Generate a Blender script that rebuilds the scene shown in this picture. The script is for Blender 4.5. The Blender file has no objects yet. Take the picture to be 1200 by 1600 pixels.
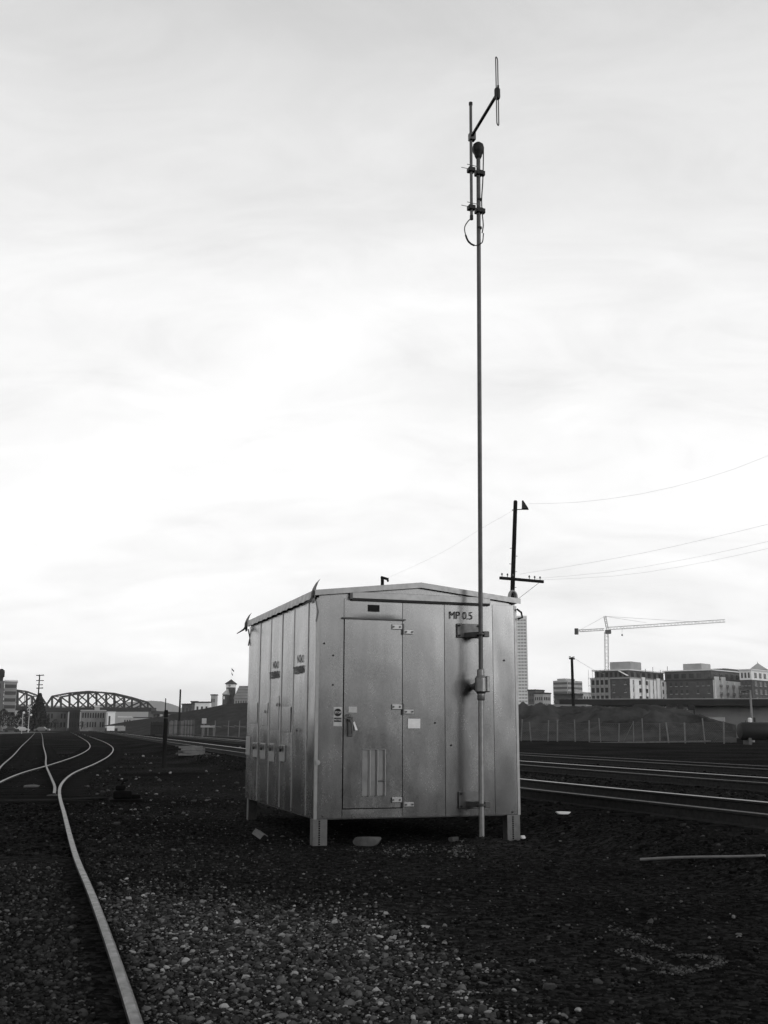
import bpy, bmesh, math, random
import numpy as np
from mathutils import Vector, Matrix, noise as mnoise

random.seed(7)
rng = np.random.default_rng(11)
PI = math.pi
R_ = math.radians
scene = bpy.context.scene
col = scene.collection

# ------------------------------------------------------------------ camera
EYE = np.array([0.0, 0.0, 1.35])
FPX, PITCH, ROLL = 1691.0, R_(11.31), R_(0.2)
_F = np.array([0, math.cos(PITCH), math.sin(PITCH)])
_U0 = np.array([0, -math.sin(PITCH), math.cos(PITCH)])
_R0 = np.array([1.0, 0, 0])
_R = _R0 * math.cos(ROLL) + _U0 * math.sin(ROLL)
_U = _U0 * math.cos(ROLL) - _R0 * math.sin(ROLL)
cd = bpy.data.cameras.new('camera')
cam = bpy.data.objects.new('camera', cd)
col.objects.link(cam)
cam.matrix_world = Matrix(((_R[0], _U[0], -_F[0], EYE[0]), (_R[1], _U[1], -_F[1], EYE[1]),
                           (_R[2], _U[2], -_F[2], EYE[2]), (0, 0, 0, 1)))
cd.sensor_fit = 'VERTICAL'
cd.sensor_height = 36.0
cd.lens = FPX / 1600.0 * 36.0
cd.clip_start = 0.1
cd.clip_end = 20000
scene.camera = cam

# ------------------------------------------------------------------ world: thin bright cloud over a low sun
SUN_AZ, SUN_EL = R_(55), R_(11)          # to the right of straight behind the camera, low
sun_vec = Vector((math.sin(SUN_AZ) * math.cos(SUN_EL), -math.cos(SUN_AZ) * math.cos(SUN_EL), math.sin(SUN_EL)))
w = bpy.data.worlds.new('World')
scene.world = w
w.use_nodes = True
nt = w.node_tree
nt.nodes.clear()
N = nt.nodes.new
L = nt.links.new
out = N('ShaderNodeOutputWorld')
bg = N('ShaderNodeBackground')
bg.inputs['Strength'].default_value = 0.1
sky = N('ShaderNodeTexSky')
sky.sky_type = 'NISHITA'
sky.sun_disc = False
sky.sun_elevation = SUN_EL
sky.sun_rotation = math.atan2(sun_vec.x, sun_vec.y)
bw = N('ShaderNodeRGBToBW')
L(sky.outputs[0], bw.inputs[0])
tc = N('ShaderNodeTexCoord')
sep = N('ShaderNodeSeparateXYZ')
L(tc.outputs['Generated'], sep.inputs[0])


def wmath(op, a, b=None):
    n = N('ShaderNodeMath')
    n.operation = op
    for i, q in enumerate((a, b)):
        if q is None:
            continue
        if isinstance(q, (int, float)):
            n.inputs[i].default_value = q
        else:
            L(q, n.inputs[i])
    return n.outputs[0]


zc = wmath('MAXIMUM', sep.outputs[2], 0.0)
den = wmath('ADD', zc, 0.34)
cx = wmath('DIVIDE', sep.outputs[0], den)
cy = wmath('DIVIDE', sep.outputs[1], den)
comb = N('ShaderNodeCombineXYZ')
L(cx, comb.inputs[0])
L(cy, comb.inputs[1])
mp = N('ShaderNodeMapping')
mp.inputs['Rotation'].default_value = (0, 0, R_(-24))
mp.inputs['Scale'].default_value = (1.0, 1.9, 1)
mp.inputs['Location'].default_value = (2.3, 0.7, 0)
L(comb.outputs[0], mp.inputs[0])
n1 = N('ShaderNodeTexNoise')
n1.inputs['Scale'].default_value = 1.1
n1.inputs['Detail'].default_value = 7
n1.inputs['Roughness'].default_value = 0.55
n1.inputs['Distortion'].default_value = 0.6
L(mp.outputs[0], n1.inputs['Vector'])
ramp = N('ShaderNodeValToRGB')
ramp.color_ramp.interpolation = 'B_SPLINE'
els = [(0.0, 1.22), (.03, 1.14), (.08, 1.05), (.15, 1.02), (.32, 1.0), (.42, .92), (.52, .76), (.62, .60), (.8, .42), (1.0, .32)]
cr = ramp.color_ramp
while len(cr.elements) < len(els):
    cr.elements.new(0.5)
for e, (p, v) in zip(cr.elements, els):
    e.position = p
    e.color = (v / 1.3,) * 3 + (1,)
L(sep.outputs[2], ramp.inputs[0])
n2 = N('ShaderNodeTexNoise')
n2.inputs['Scale'].default_value = 3.1
n2.inputs['Detail'].default_value = 8
n2.inputs['Roughness'].default_value = 0.62
n2.inputs['Distortion'].default_value = 1.1
L(mp.outputs[0], n2.inputs['Vector'])
nsum = wmath('ADD', wmath('MULTIPLY', n1.outputs[0], 0.62), wmath('MULTIPLY', n2.outputs[0], 0.38))
cl = wmath('MULTIPLY_ADD', nsum, 0.90)
cl.node.inputs[2].default_value = 0.635
deck = wmath('MULTIPLY', ramp.outputs[0], cl)
deck10 = wmath('MULTIPLY', deck, 13.0)
bwc = wmath('MINIMUM', bw.outputs[0], 12.0)
mix = wmath('ADD', wmath('MULTIPLY', deck10, 0.93), wmath('MULTIPLY', bwc, 0.07))
L(mix, bg.inputs['Color'])
L(bg.outputs[0], out.inputs['Surface'])

sd = bpy.data.lights.new('sun', 'SUN')
sd.energy = 0.75
sd.angle = R_(13)
sd.color = (1, 1, 1)
so = bpy.data.objects.new('sun', sd)
col.objects.link(so)
so.rotation_euler = (-sun_vec).to_track_quat('-Z', 'Y').to_euler()

vs = scene.view_settings
vs.view_transform = 'Standard'
vs.look = 'None'
vs.exposure = 0.0
vs.gamma = 1.0
vs.use_curve_mapping = False
scene.cycles.max_bounces = 5
scene.cycles.diffuse_bounces = 2
scene.cycles.glossy_bounces = 3
scene.cycles.volume_bounces = 1
scene.cycles.use_denoising = True


# ------------------------------------------------------------------ measuring helpers (photo pixel + known distance -> place)
def ray(px, py):
    return _F + _R * (px - 600) / FPX - _U * (py - 800) / FPX


def G(px, py, z=0.0):
    d = ray(px, py)
    return EYE + d * ((z - EYE[2]) / d[2])


def D(px, py, Y):
    d = ray(px, py)
    return EYE + d * (Y / d[1])


# ------------------------------------------------------------------ materials
MATS = {}


def mat(name, c, rough=0.8, metal=0.0, var=0.25, scale=6.0, bump=0.0, bscale=40.0, island=None, spec=0.3, coord='Object', stretch=None, rvar=0.0):
    if name in MATS:
        return MATS[name]
    m = bpy.data.materials.new(name)
    m.use_nodes = True
    t = m.node_tree
    b = t.nodes['Principled BSDF']
    b.inputs['Roughness'].default_value = rough
    b.inputs['Metallic'].default_value = metal
    b.inputs['Specular IOR Level'].default_value = spec
    co = t.nodes.new('ShaderNodeTexCoord')
    vec = co.outputs[coord]
    if stretch:
        mpn = t.nodes.new('ShaderNodeMapping')
        mpn.inputs['Scale'].default_value = stretch
        t.links.new(vec, mpn.inputs[0])
        vec = mpn.outputs[0]
    nz = t.nodes.new('ShaderNodeTexNoise')
    nz.inputs['Scale'].default_value = scale
    nz.inputs['Detail'].default_value = 6
    nz.inputs['Roughness'].default_value = 0.62
    t.links.new(vec, nz.inputs['Vector'])
    mr = t.nodes.new('ShaderNodeMapRange')
    mr.inputs['From Min'].default_value = 0.25
    mr.inputs['From Max'].default_value = 0.75
    mr.inputs['To Min'].default_value = c * (1 - var)
    mr.inputs['To Max'].default_value = c * (1 + var)
    t.links.new(nz.outputs[0], mr.inputs[0])
    val = mr.outputs[0]
    if island:
        ge = t.nodes.new('ShaderNodeNewGeometry')
        rp = t.nodes.new('ShaderNodeValToRGB')
        while len(rp.color_ramp.elements) < len(island):
            rp.color_ramp.elements.new(0.5)
        for e, (p, v) in zip(rp.color_ramp.elements, island):
            e.position = p
            e.color = (v, v, v, 1)
        t.links.new(ge.outputs['Random Per Island'], rp.inputs[0])
        mu = t.nodes.new('ShaderNodeMath')
        mu.operation = 'MULTIPLY'
        t.links.new(rp.outputs[0], mu.inputs[0])
        mr.inputs['To Min'].default_value = 1 - var
        mr.inputs['To Max'].default_value = 1 + var
        t.links.new(val, mu.inputs[1])
        val = mu.outputs[0]
    t.links.new(val, b.inputs['Base Color'])
    if rvar:
        nr = t.nodes.new('ShaderNodeTexNoise')
        nr.inputs['Scale'].default_value = scale * 1.7
        nr.inputs['Detail'].default_value = 4
        t.links.new(vec, nr.inputs['Vector'])
        rr = t.nodes.new('ShaderNodeMapRange')
        rr.inputs['From Min'].default_value = 0.3
        rr.inputs['From Max'].default_value = 0.7
        rr.inputs['To Min'].default_value = rough - rvar
        rr.inputs['To Max'].default_value = rough + rvar
        t.links.new(nr.outputs[0], rr.inputs[0])
        t.links.new(rr.outputs[0], b.inputs['Roughness'])
    if bump:
        n2 = t.nodes.new('ShaderNodeTexNoise')
        n2.inputs['Scale'].default_value = bscale
        n2.inputs['Detail'].default_value = 6
        t.links.new(vec, n2.inputs['Vector'])
        bp = t.nodes.new('ShaderNodeBump')
        bp.inputs['Strength'].default_value = 0.8
        bp.inputs['Distance'].default_value = bump
        t.links.new(n2.outputs[0], bp.inputs['Height'])
        t.links.new(bp.outputs[0], b.inputs['Normal'])
    MATS[name] = m
    return m


def aluminium(name, c, rough):
    m = bpy.data.materials.new(name)
    m.use_nodes = True
    t = m.node_tree
    b = t.nodes['Principled BSDF']
    b.inputs['Metallic'].default_value = 1.0
    co = t.nodes.new('ShaderNodeTexCoord')

    def nz(sc, det, st, ro=.6):
        mpn = t.nodes.new('ShaderNodeMapping')
        mpn.inputs['Scale'].default_value = st
        t.links.new(co.outputs['Object'], mpn.inputs[0])
        n = t.nodes.new('ShaderNodeTexNoise')
        n.inputs['Scale'].default_value = sc
        n.inputs['Detail'].default_value = det
        n.inputs['Roughness'].default_value = ro
        t.links.new(mpn.outputs[0], n.inputs['Vector'])
        return n.outputs[0]

    def rng_(v, lo, hi, a=.3, e=.7):
        n = t.nodes.new('ShaderNodeMapRange')
        for k_, q_ in zip(('From Min', 'From Max', 'To Min', 'To Max'), (a, e, lo, hi)):
            n.inputs[k_].default_value = q_
        t.links.new(v, n.inputs[0])
        return n.outputs[0]

    def op(o_, a, c_):
        n = t.nodes.new('ShaderNodeMath')
        n.operation = o_
        for k_, q_ in enumerate((a, c_)):
            if isinstance(q_, float):
                n.inputs[k_].default_value = q_
            else:
                t.links.new(q_, n.inputs[k_])
        return n.outputs[0]
    mott = rng_(nz(2.4, 6, (1, 1, .8)), .94, 1.06)
    drip = rng_(nz(9, 4, (1, 1, .10), .6), .95, 1.05)
    grain = rng_(nz(70, 3, (1, 1, .8), .7), .90, 1.10)
    spot = rng_(nz(30, 3, (1, 1, .8), .7), 1.0, .88, .70, .82)
    val = op('MULTIPLY', op('MULTIPLY', mott, drip), op('MULTIPLY', grain, spot))
    t.links.new(op('MULTIPLY', val, float(c)), b.inputs['Base Color'])
    t.links.new(op('ADD', rng_(nz(3.1, 5, (1, 1, .4)), rough - .035, rough + .035), rng_(nz(60, 3, (1, 1, .6)), -.02, .02)), b.inputs['Roughness'])
    bp = t.nodes.new('ShaderNodeBump')
    bp.inputs['Strength'].default_value = .6
    bp.inputs['Distance'].default_value = .0004
    t.links.new(nz(7, 6, (1, 1, .6)), bp.inputs['Height'])
    t.links.new(bp.outputs[0], b.inputs['Normal'])
    MATS[name] = m
    return m


ALU = aluminium('weathered_aluminium', .29, .25)
ALUB = mat('hinge_and_highlight_aluminium', .36, .4, 1.0, .15, 12)  # bright hinges; also paints highlights on the left wall ribs and louvre edges
ALU2 = mat('weathered_aluminium_trim', .27, .42, 1.0, .14, 9.0, .0006, 30, rvar=.06)
GALV = mat('galvanised_steel', .13, .48, 1.0, .2, 14, .0008, 40, rvar=.08)
GALVM = mat('pale_cast_fitting', .26, .46, 1.0, .2, 14, .0008, 40, rvar=.06)
GALVD = mat('dull_galvanised_pipe', .09, .5, .8, .25, 9, .0006, 50)
BLACK = mat('black_paint', .012, .6, 0, .3, 10)
GAP = mat('dark_interior', .008, .9, 0, .1, 4)
RUBBER = mat('black_rubber', .012, .55, 0, .2, 10)
WHITE = mat('white_label', .75, .6, 0, .12, 18)
PALE = mat('pale_label', .42, .5, .2, .15, 18)
FADED = mat('faded_ink', .035, .6, .3, .3, 14)
INK = mat('black_ink', .012, .7, 0, .1, 10)
WOODD = mat('creosoted_wood', .014, .9, 0, .4, 7, .004, 30, spec=.03, stretch=(1, 1, .15))
TIE = mat('tie_wood', .016, .9, 0, .5, 6, .006, 25, spec=0, stretch=(.2, 1, 1))
RAILTOP = mat('worn_rail_top', .10, .42, .45, .45, 9, .0008, 60, rvar=.1, spec=.25)
RAILPOL = mat('polished_rail_top', .32, .28, 1.0, .15, 5)
RAILDULL = mat('dull_rail_top', .06, .45, .4, .3, 5)
RAILSIDE = mat('rusty_rail_side', .03, .85, 0, .35, 14, .002, 50, spec=.05)
STEELD = mat('dark_bridge_steel', .022, .7, 0, .3, .3)


# ------------------------------------------------------------------ mesh builder
class MB:
    def __init__(s):
        s.v = []
        s.f = []
        s.m = []

    def add(s, V, Fc, mi=0):
        o = len(s.v)
        s.v += [tuple(map(float, p)) for p in V]
        s.f += [tuple(i + o for i in f) for f in Fc]
        s.m += [mi] * len(Fc)
        return s

    def box(s, x0, y0, z0, x1, y1, z1, mi=0, M=None):
        V = [(x0, y0, z0), (x1, y0, z0), (x1, y1, z0), (x0, y1, z0), (x0, y0, z1), (x1, y0, z1), (x1, y1, z1), (x0, y1, z1)]
        if M is not None:
            V = [M @ Vector(p) for p in V]
        return s.add(V, [(0, 3, 2, 1), (4, 5, 6, 7), (0, 1, 5, 4), (1, 2, 6, 5), (2, 3, 7, 6), (3, 0, 4, 7)], mi)

    def tube(s, pts, r, n=10, cap=True, mi=0):
        P = [Vector(p) for p in pts]
        rs = r if isinstance(r, (list, tuple)) else [r] * len(P)
        V, Fc = [], []
        up = None
        for i, p in enumerate(P):
            t = (P[min(i + 1, len(P) - 1)] - P[max(i - 1, 0)]).normalized()
            if up is None:
                up = Vector((0, 0, 1)) if abs(t.z) < .9 else Vector((1, 0, 0))
            a = (up - t * up.dot(t)).normalized()
            up = a
            b = t.cross(a)
            for k in range(n):
                q = 2 * PI * k / n
                V.append(p + (a * math.cos(q) + b * math.sin(q)) * rs[i])
        for i in range(len(P) - 1):
            for k in range(n):
                k2 = (k + 1) % n
                Fc.append((i * n + k, i * n + k2, (i + 1) * n + k2, (i + 1) * n + k))
        if cap:
            Fc.append(tuple(range(n - 1, -1, -1)))
            Fc.append(tuple(range((len(P) - 1) * n, len(P) * n)))
        return s.add(V, Fc, mi)

    def bar(s, a, b, wd, ht, mi=0):
        a, b = Vector(a), Vector(b)
        t = (b - a)
        ln = t.length
        t.normalize()
        up = Vector((0, 0, 1)) if abs(t.z) < .95 else Vector((0, 1, 0))
        x = t.cross(up).normalized()
        y = x.cross(t)
        M = Matrix(((x.x, t.x, y.x, a.x), (x.y, t.y, y.y, a.y), (x.z, t.z, y.z, a.z), (0, 0, 0, 1)))
        return s.box(-wd / 2, 0, -ht / 2, wd / 2, ln, ht / 2, mi, M)

    def build(s, name, mats, parent=None, smooth=False, bevel=0.0):
        me = bpy.data.meshes.new(name)
        me.from_pydata(s.v, [], s.f)
        for m in (mats if isinstance(mats, (list, tuple)) else [mats]):
            me.materials.append(m)
        if len(set(s.m)) > 1:
            me.polygons.foreach_set('material_index', s.m)
        if smooth:
            me.polygons.foreach_set('use_smooth', [True] * len(me.polygons))
            me.set_sharp_from_angle(angle=R_(38))
        me.update()
        o = bpy.data.objects.new(name, me)
        col.objects.link(o)
        if parent is not None:
            o.parent = parent
        if bevel:
            bv = o.modifiers.new('bevel', 'BEVEL')
            bv.width = bevel
            bv.segments = 2
            bv.limit_method = 'ANGLE'
        return o


def lathe(mb, prof, n=16, origin=(0, 0, 0), axis='Z', mi=0):
    V, Fc = [], []
    for r, h in prof:
        for k in range(n):
            q = 2 * PI * k / n
            a, b = r * math.cos(q), r * math.sin(q)
            p = {'Z': (a, b, h), 'Y': (a, h, b), 'X': (h, a, b)}[axis]
            V.append(tuple(p[i] + origin[i] for i in range(3)))
    for i in range(len(prof) - 1):
        for k in range(n):
            k2 = (k + 1) % n
            Fc.append((i * n + k, i * n + k2, (i + 1) * n + k2, (i + 1) * n + k))
    Fc.append(tuple(range(n - 1, -1, -1)))
    Fc.append(tuple(range((len(prof) - 1) * n, len(prof) * n)))
    return mb.add(V, Fc, mi)


def tag(o, label, cat, group=None, kind=None):
    if label:
        o['label'] = label
    if cat:
        o['category'] = cat
    if group:
        o['group'] = group
    if kind:
        o['kind'] = kind
    return o


def thing(name, label, cat, loc=(0, 0, 0), rz=0.0, group=None):
    o = bpy.data.objects.new(name, None)
    o.empty_display_size = .2
    col.objects.link(o)
    o.location = loc
    o.rotation_euler = (0, 0, rz)
    return tag(o, label, cat, group)


def inst(src, name, parent, loc=None, rot=None, scale=None):
    c = src.copy()
    c.name = name
    col.objects.link(c)
    c.parent = parent
    if loc is not None:
        c.location = loc
    if rot is not None:
        c.rotation_euler = rot
    if scale is not None:
        c.scale = scale
    return c


def text(body, name, size, m, parent, loc, rot, extrude=.0012, offset=0.0, sx=1.0, align='LEFT'):
    cu = bpy.data.curves.new(name, 'FONT')
    cu.body = body
    cu.size = size
    cu.extrude = extrude
    cu.offset = offset
    cu.align_x = align
    tmp = bpy.data.objects.new(name, cu)
    me = bpy.data.meshes.new_from_object(tmp)
    bpy.data.objects.remove(tmp)
    me.materials.clear()
    me.materials.append(m)
    o = bpy.data.objects.new(name, me)
    col.objects.link(o)
    o.parent = parent
    o.location = loc
    o.rotation_euler = rot
    o.scale = (sx, 1, 1)
    return o


def spline(pts, step):
    P = [np.array(p, float) for p in pts]
    P = [2 * P[0] - P[1]] + P + [2 * P[-1] - P[-2]]
    res = []
    for i in range(1, len(P) - 2):
        p0, p1, p2, p3 = P[i - 1], P[i], P[i + 1], P[i + 2]
        t01, t12, t23 = (max(np.linalg.norm(b - a) ** .5, 1e-6) for a, b in ((p0, p1), (p1, p2), (p2, p3)))
        m1 = (p2 - p1) + t12 * ((p1 - p0) / t01 - (p2 - p0) / (t01 + t12))
        m2 = (p2 - p1) + t12 * ((p3 - p2) / t23 - (p3 - p1) / (t12 + t23))
        n = max(2, int(np.linalg.norm(p2 - p1) / step(np.linalg.norm(p1)) if callable(step) else np.linalg.norm(p2 - p1) / step))
        for k in range(n):
            t = k / n
            res.append((2 * p1 - 2 * p2 + m1 + m2) * t ** 3 + (-3 * p1 + 3 * p2 - 2 * m1 - m2) * t ** 2 + m1 * t + p1)
    res.append(P[-2])
    return np.array(res)


def offset_line(pts, d):          # d > 0 : to the right of travel
    T = np.gradient(pts, axis=0)
    T /= np.linalg.norm(T, axis=1)[:, None]
    return pts + np.stack([T[:, 1], -T[:, 0]], 1) * d


# ------------------------------------------------------------------ track lines (plan)
stepf = lambda d: 0.5 + d * .02
rail1 = spline([(-.15, 2.0), (-1.07, 5.08), (-2.23, 8.75), (-3.05, 11.25), (-4.83, 16.98), (-6.33, 21.85), (-7.36, 25.5), (-8.78, 31.5),
                (-10.35, 39.9), (-12.8, 51.85), (-16.95, 69.5), (-24.1, 96.0), (-38.5, 146), (-53, 196), (-95, 340)], stepf)
rail2 = offset_line(rail1, -1.435)
rail3 = spline([(-6.45, 21.9), (-7.15, 24.3), (-8.55, 28.7), (-11.65, 38.4), (-15.2, 50), (-24.0, 78.2), (-45, 146), (-80, 258), (-110, 350)], stepf)
rail4 = offset_line(rail3, -1.435)
near_c = spline([(12.6, -4), (7.3, 7.2), (4.70, 13.65), (2.42, 19.7), (-1.6, 32.3), (-5.98, 47.3), (-17.5, 88), (-40, 168), (-75, 290), (-90, 340)], stepf)
TR = [(near_c, .42), (offset_line(near_c, 5.0), .42), (offset_line(near_c, 9.5), .42)]

_nc = near_c


def lateral(x, y):                # signed distance right of the near main track
    xs = np.interp(y, _nc[:, 1], _nc[:, 0])
    return (x - xs) * .94


def sstep(a, b, x):
    t = np.clip((x - a) / (b - a), 0, 1)
    return t * t * (3 - 2 * t)


def hz(x, y):
    x = np.asarray(x, float)
    y = np.asarray(y, float)
    s = lateral(x, y)
    raise_ = .25 * sstep(-2.9, -1.75, s) * (1 - .0 * s)
    dist = np.hypot(x, y)
    amp = np.clip(1.3 - dist / 40, 0, 1)
    r = .022 * np.sin(x * 1.7 + .6 * np.sin(y * .9)) * np.sin(y * 1.3 + 1.2) + .012 * np.sin(x * 4.1 + y * 2.7) * np.sin(y * 3.3 - x) \
        + .006 * np.sin(x * 9.7 - y * 5.1) * np.sin(y * 11.3 + x * 3)
    d1 = np.abs(x - np.interp(y, rail1[:, 1], rail1[:, 0]))
    calm = np.where(s > -1.9, .25, 1) * (.3 + .7 * np.clip(d1 - .25, 0, 1))
    heap = .10 * np.exp(-((x - 1.2) ** 2 + (y - 13.3) ** 2) / .10)
    return raise_ + r * amp * calm + heap


def GT(px, py):
    z = 0.0
    for _ in range(6):
        p = G(px, py, z)
        z = .5 * z + .5 * float(hz(p[0], p[1]))
    p = G(px, py, z)
    return np.array([p[0], p[1], float(hz(p[0], p[1]))])


# ------------------------------------------------------------------ ground
def ground():
    ys = np.concatenate([-np.geomspace(3000, 20, 14), np.linspace(-18, 2, 8)[:-1], np.linspace(2, 18, 230)[:-1], np.linspace(18, 60, 130)[:-1], np.geomspace(60, 6100, 60)])
    xp = np.concatenate([np.linspace(0, 7, 110)[:-1], np.linspace(7, 40, 70)[:-1], np.geomspace(40, 6100, 40)])
    xs = np.concatenate([-xp[:0:-1], xp])
    X, Y = np.meshgrid(xs, ys)
    Z = hz(X, Y)
    V = np.stack([X, Y, Z], -1).reshape(-1, 3)
    ny, nx = X.shape
    idx = np.arange(ny * nx).reshape(ny, nx)
    Q = np.stack([idx[:-1, :-1], idx[:-1, 1:], idx[1:, 1:], idx[1:, :-1]], -1).reshape(-1, 4)
    me = bpy.data.meshes.new('ground')
    me.from_pydata(V.tolist(), [], Q.tolist())
    me.polygons.foreach_set('use_smooth', [True] * len(me.polygons))
    m = bpy.data.materials.new('cinder_ground')
    m.use_nodes = True
    t = m.node_tree
    b = t.nodes['Principled BSDF']
    b.inputs['Roughness'].default_value = .95
    b.inputs['Specular IOR Level'].default_value = 0.0
    co = t.nodes.new('ShaderNodeTexCoord')

    def nz(sc, det=6, ro=.6):
        n = t.nodes.new('ShaderNodeTexNoise')
        n.inputs['Scale'].default_value = sc
        n.inputs['Detail'].default_value = det
        n.inputs['Roughness'].default_value = ro
        t.links.new(co.outputs['Object'], n.inputs['Vector'])
        return n.outputs[0]

    def mrange(v, a, c, lo, hi):
        n = t.nodes.new('ShaderNodeMapRange')
        for k, q in zip(('From Min', 'From Max', 'To Min', 'To Max'), (a, c, lo, hi)):
            n.inputs[k].default_value = q
        t.links.new(v, n.inputs[0])
        return n.outputs[0]

    def mul(a, c):
        n = t.nodes.new('ShaderNodeMath')
        n.operation = 'MULTIPLY'
        t.links.new(a, n.inputs[0])
        t.links.new(c, n.inputs[1])
        return n.outputs[0]
    big = mrange(nz(.22, 4), .32, .68, .008, .024)
    fine = mrange(nz(9, 8, .7), .25, .75, .45, 1.55)
    vo = t.nodes.new('ShaderNodeTexVoronoi')
    vo.inputs['Scale'].default_value = 26
    vo.inputs['Randomness'].default_value = 1
    t.links.new(co.outputs['Object'], vo.inputs['Vector'])
    sp = t.nodes.new('ShaderNodeSeparateColor')
    t.links.new(vo.outputs['Color'], sp.inputs[0])
    speck = mrange(sp.outputs[0], .2, 1, .6, 1.9)
    t.links.new(mul(mul(big, fine), speck), b.inputs['Base Color'])
    hh = t.nodes.new('ShaderNodeMath')
    hh.operation = 'SUBTRACT'
    t.links.new(nz(60, 4), hh.inputs[0])
    t.links.new(vo.outputs['Distance'], hh.inputs[1])
    bp = t.nodes.new('ShaderNodeBump')
    bp.inputs['Strength'].default_value = 1
    bp.inputs['Distance'].default_value = .02
    t.links.new(hh.outputs[0], bp.inputs['Height'])
    t.links.new(bp.outputs[0], b.inputs['Normal'])
    me.materials.append(m)
    o = bpy.data.objects.new('ground', me)
    col.objects.link(o)
    o['kind'] = 'structure'
    o['label'] = 'dark cinder and dirt ground of the rail yard'


ground()


# ------------------------------------------------------------------ loose stones (real geometry, one mass per kind)
def ico(sub):
    bm = bmesh.new()
    bmesh.ops.create_icosphere(bm, subdivisions=sub, radius=1)
    V = np.array([v.co[:] for v in bm.verts])
    Fc = np.array([[v.index for v in f.verts] for f in bm.faces])
    bm.free()
    return V, Fc


def stone_shapes(sub, k):
    V, Fc = ico(sub)
    res = []
    for i in range(k):
        q = V.copy()
        for _ in range(9):
            n = rng.normal(size=3)
            n /= np.linalg.norm(n)
            h = rng.uniform(.38, .72)
            dd = q @ n - h
            q -= np.outer(np.clip(dd, 0, None), n)
        q *= (1 + rng.normal(0, .03, (len(q), 1))) / .75
        res.append(q)
    return res, Fc


def stones(name, XY, size, sub, m, sink=.25, label=None, cat=None, kind='stuff', zadd=0.0, smooth=False):
    sh, Fc = stone_shapes(sub, 10)
    n = len(XY)
    nv = len(sh[0])
    which = rng.integers(0, 10, n)
    B = np.stack(sh)[which]
    sc = size[:, None] * np.stack([rng.uniform(.75, 1.25, n), rng.uniform(.6, 1.0, n), rng.uniform(.4, .7, n)], 1)
    B = B * sc[:, None, :]
    a = rng.uniform(0, 2 * PI, n)
    tx = rng.normal(0, .25, n)
    ca, sa, ct, st = np.cos(a), np.sin(a), np.cos(tx), np.sin(tx)
    y, z = B[..., 1] * ct[:, None] - B[..., 2] * st[:, None], B[..., 1] * st[:, None] + B[..., 2] * ct[:, None]
    x = B[..., 0]
    X = x * ca[:, None] - y * sa[:, None] + XY[:, 0:1]
    Y = x * sa[:, None] + y * ca[:, None] + XY[:, 1:2]
    Z = z + (hz(XY[:, 0], XY[:, 1]) + sc[:, 2] * (1 - 2 * sink) * .8 + zadd)[:, None]
    V = np.stack([X, Y, Z], -1).reshape(-1, 3)
    FF = (Fc[None] + (np.arange(n) * nv)[:, None, None]).reshape(-1, 3)
    me = bpy.data.meshes.new(name)
    me.vertices.add(len(V))
    me.vertices.foreach_set('co', V.ravel())
    me.loops.add(len(FF) * 3)
    me.loops.foreach_set('vertex_index', FF.ravel())
    me.polygons.add(len(FF))
    me.polygons.foreach_set('loop_start', np.arange(len(FF)) * 3)
    me.polygons.foreach_set('loop_total', np.full(len(FF), 3))
    if smooth:
        me.polygons.foreach_set('use_smooth', np.ones(len(FF), bool))
    me.update(calc_edges=True)
    me.materials.append(m)
    o = bpy.data.objects.new(name, me)
    col.objects.link(o)
    if label:
        tag(o, label, cat, kind=kind)
    return o


def in_poly(X, Y, P):
    ins = np.zeros(len(X), bool)
    j = len(P) - 1
    for i in range(len(P)):
        xi, yi = P[i]
        xj, yj = P[j]
        c = ((yi > Y) != (yj > Y)) & (X < (xj - xi) * (Y - yi) / (yj - yi + 1e-12) + xi)
        ins ^= c
        j = i
    return ins


GRAV = mat('pale_gravel', .05, .9, 0, .3, 30, .002, 120, island=[(0, .02), (.4, .038), (.75, .07), (.90, .14), (1, .32)], spec=0)
GRAVM = mat('grey_gravel', .03, .92, 0, .3, 30, .002, 120, island=[(0, .012), (.5, .024), (.85, .04), (1, .11)], spec=0)
CIND = mat('cinder_stones', .012, .95, 0, .3, 30, .001, 100, island=[(0, .006), (.6, .014), (.94, .026), (.982, .06), (1, .18)], spec=0)
BALL = mat('track_ballast', .012, .95, 0, .3, 30, .002, 100, island=[(0, .005), (.7, .012), (.94, .026), (1, .07)], spec=0)


def r1x(y):
    return np.interp(y, rail1[:, 1], rail1[:, 0])


# pale gravel between the rail and the dark dirt
edge = [G(*p)[:2] for p in [(150, 1392), (260, 1404), (400, 1432), (500, 1428), (570, 1440), (640, 1476), (705, 1515), (740, 1560), (775, 1610), (800, 1690)]]
poly = [tuple(p) for p in edge] + [(.9, 3.6), (-.6, 3.6)] + [(float(r1x(y)) + .07, y) for y in np.linspace(3.6, 8.6, 12)]
n0 = 84000
X = rng.uniform(-2.6, 1.5, n0)
Y = rng.uniform(3.6, 10.4, n0)
jit = rng.normal(0, .22, (2, n0)) + (rng.random(n0) < .06) * rng.normal(0, .6, (2, n0))
jit[1] *= 2.2
k = in_poly(X + jit[0], Y + jit[1], poly) & (X > r1x(Y) + .075)
XY = np.stack([X[k], Y[k]], 1)
szg = np.clip(rng.lognormal(math.log(.0098), .42, len(XY)), .005, .03)
big_ = szg > .0145
stones('pale_gravel', XY[~big_], szg[~big_], 1, GRAV, .2, 'pale fine gravel spread to the right of the curving rail', 'gravel')
stones('pale_gravel', XY[big_], szg[big_], 2, GRAV, .25, 'larger pale stones mixed into the gravel right of the curving rail', 'gravel')
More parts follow.
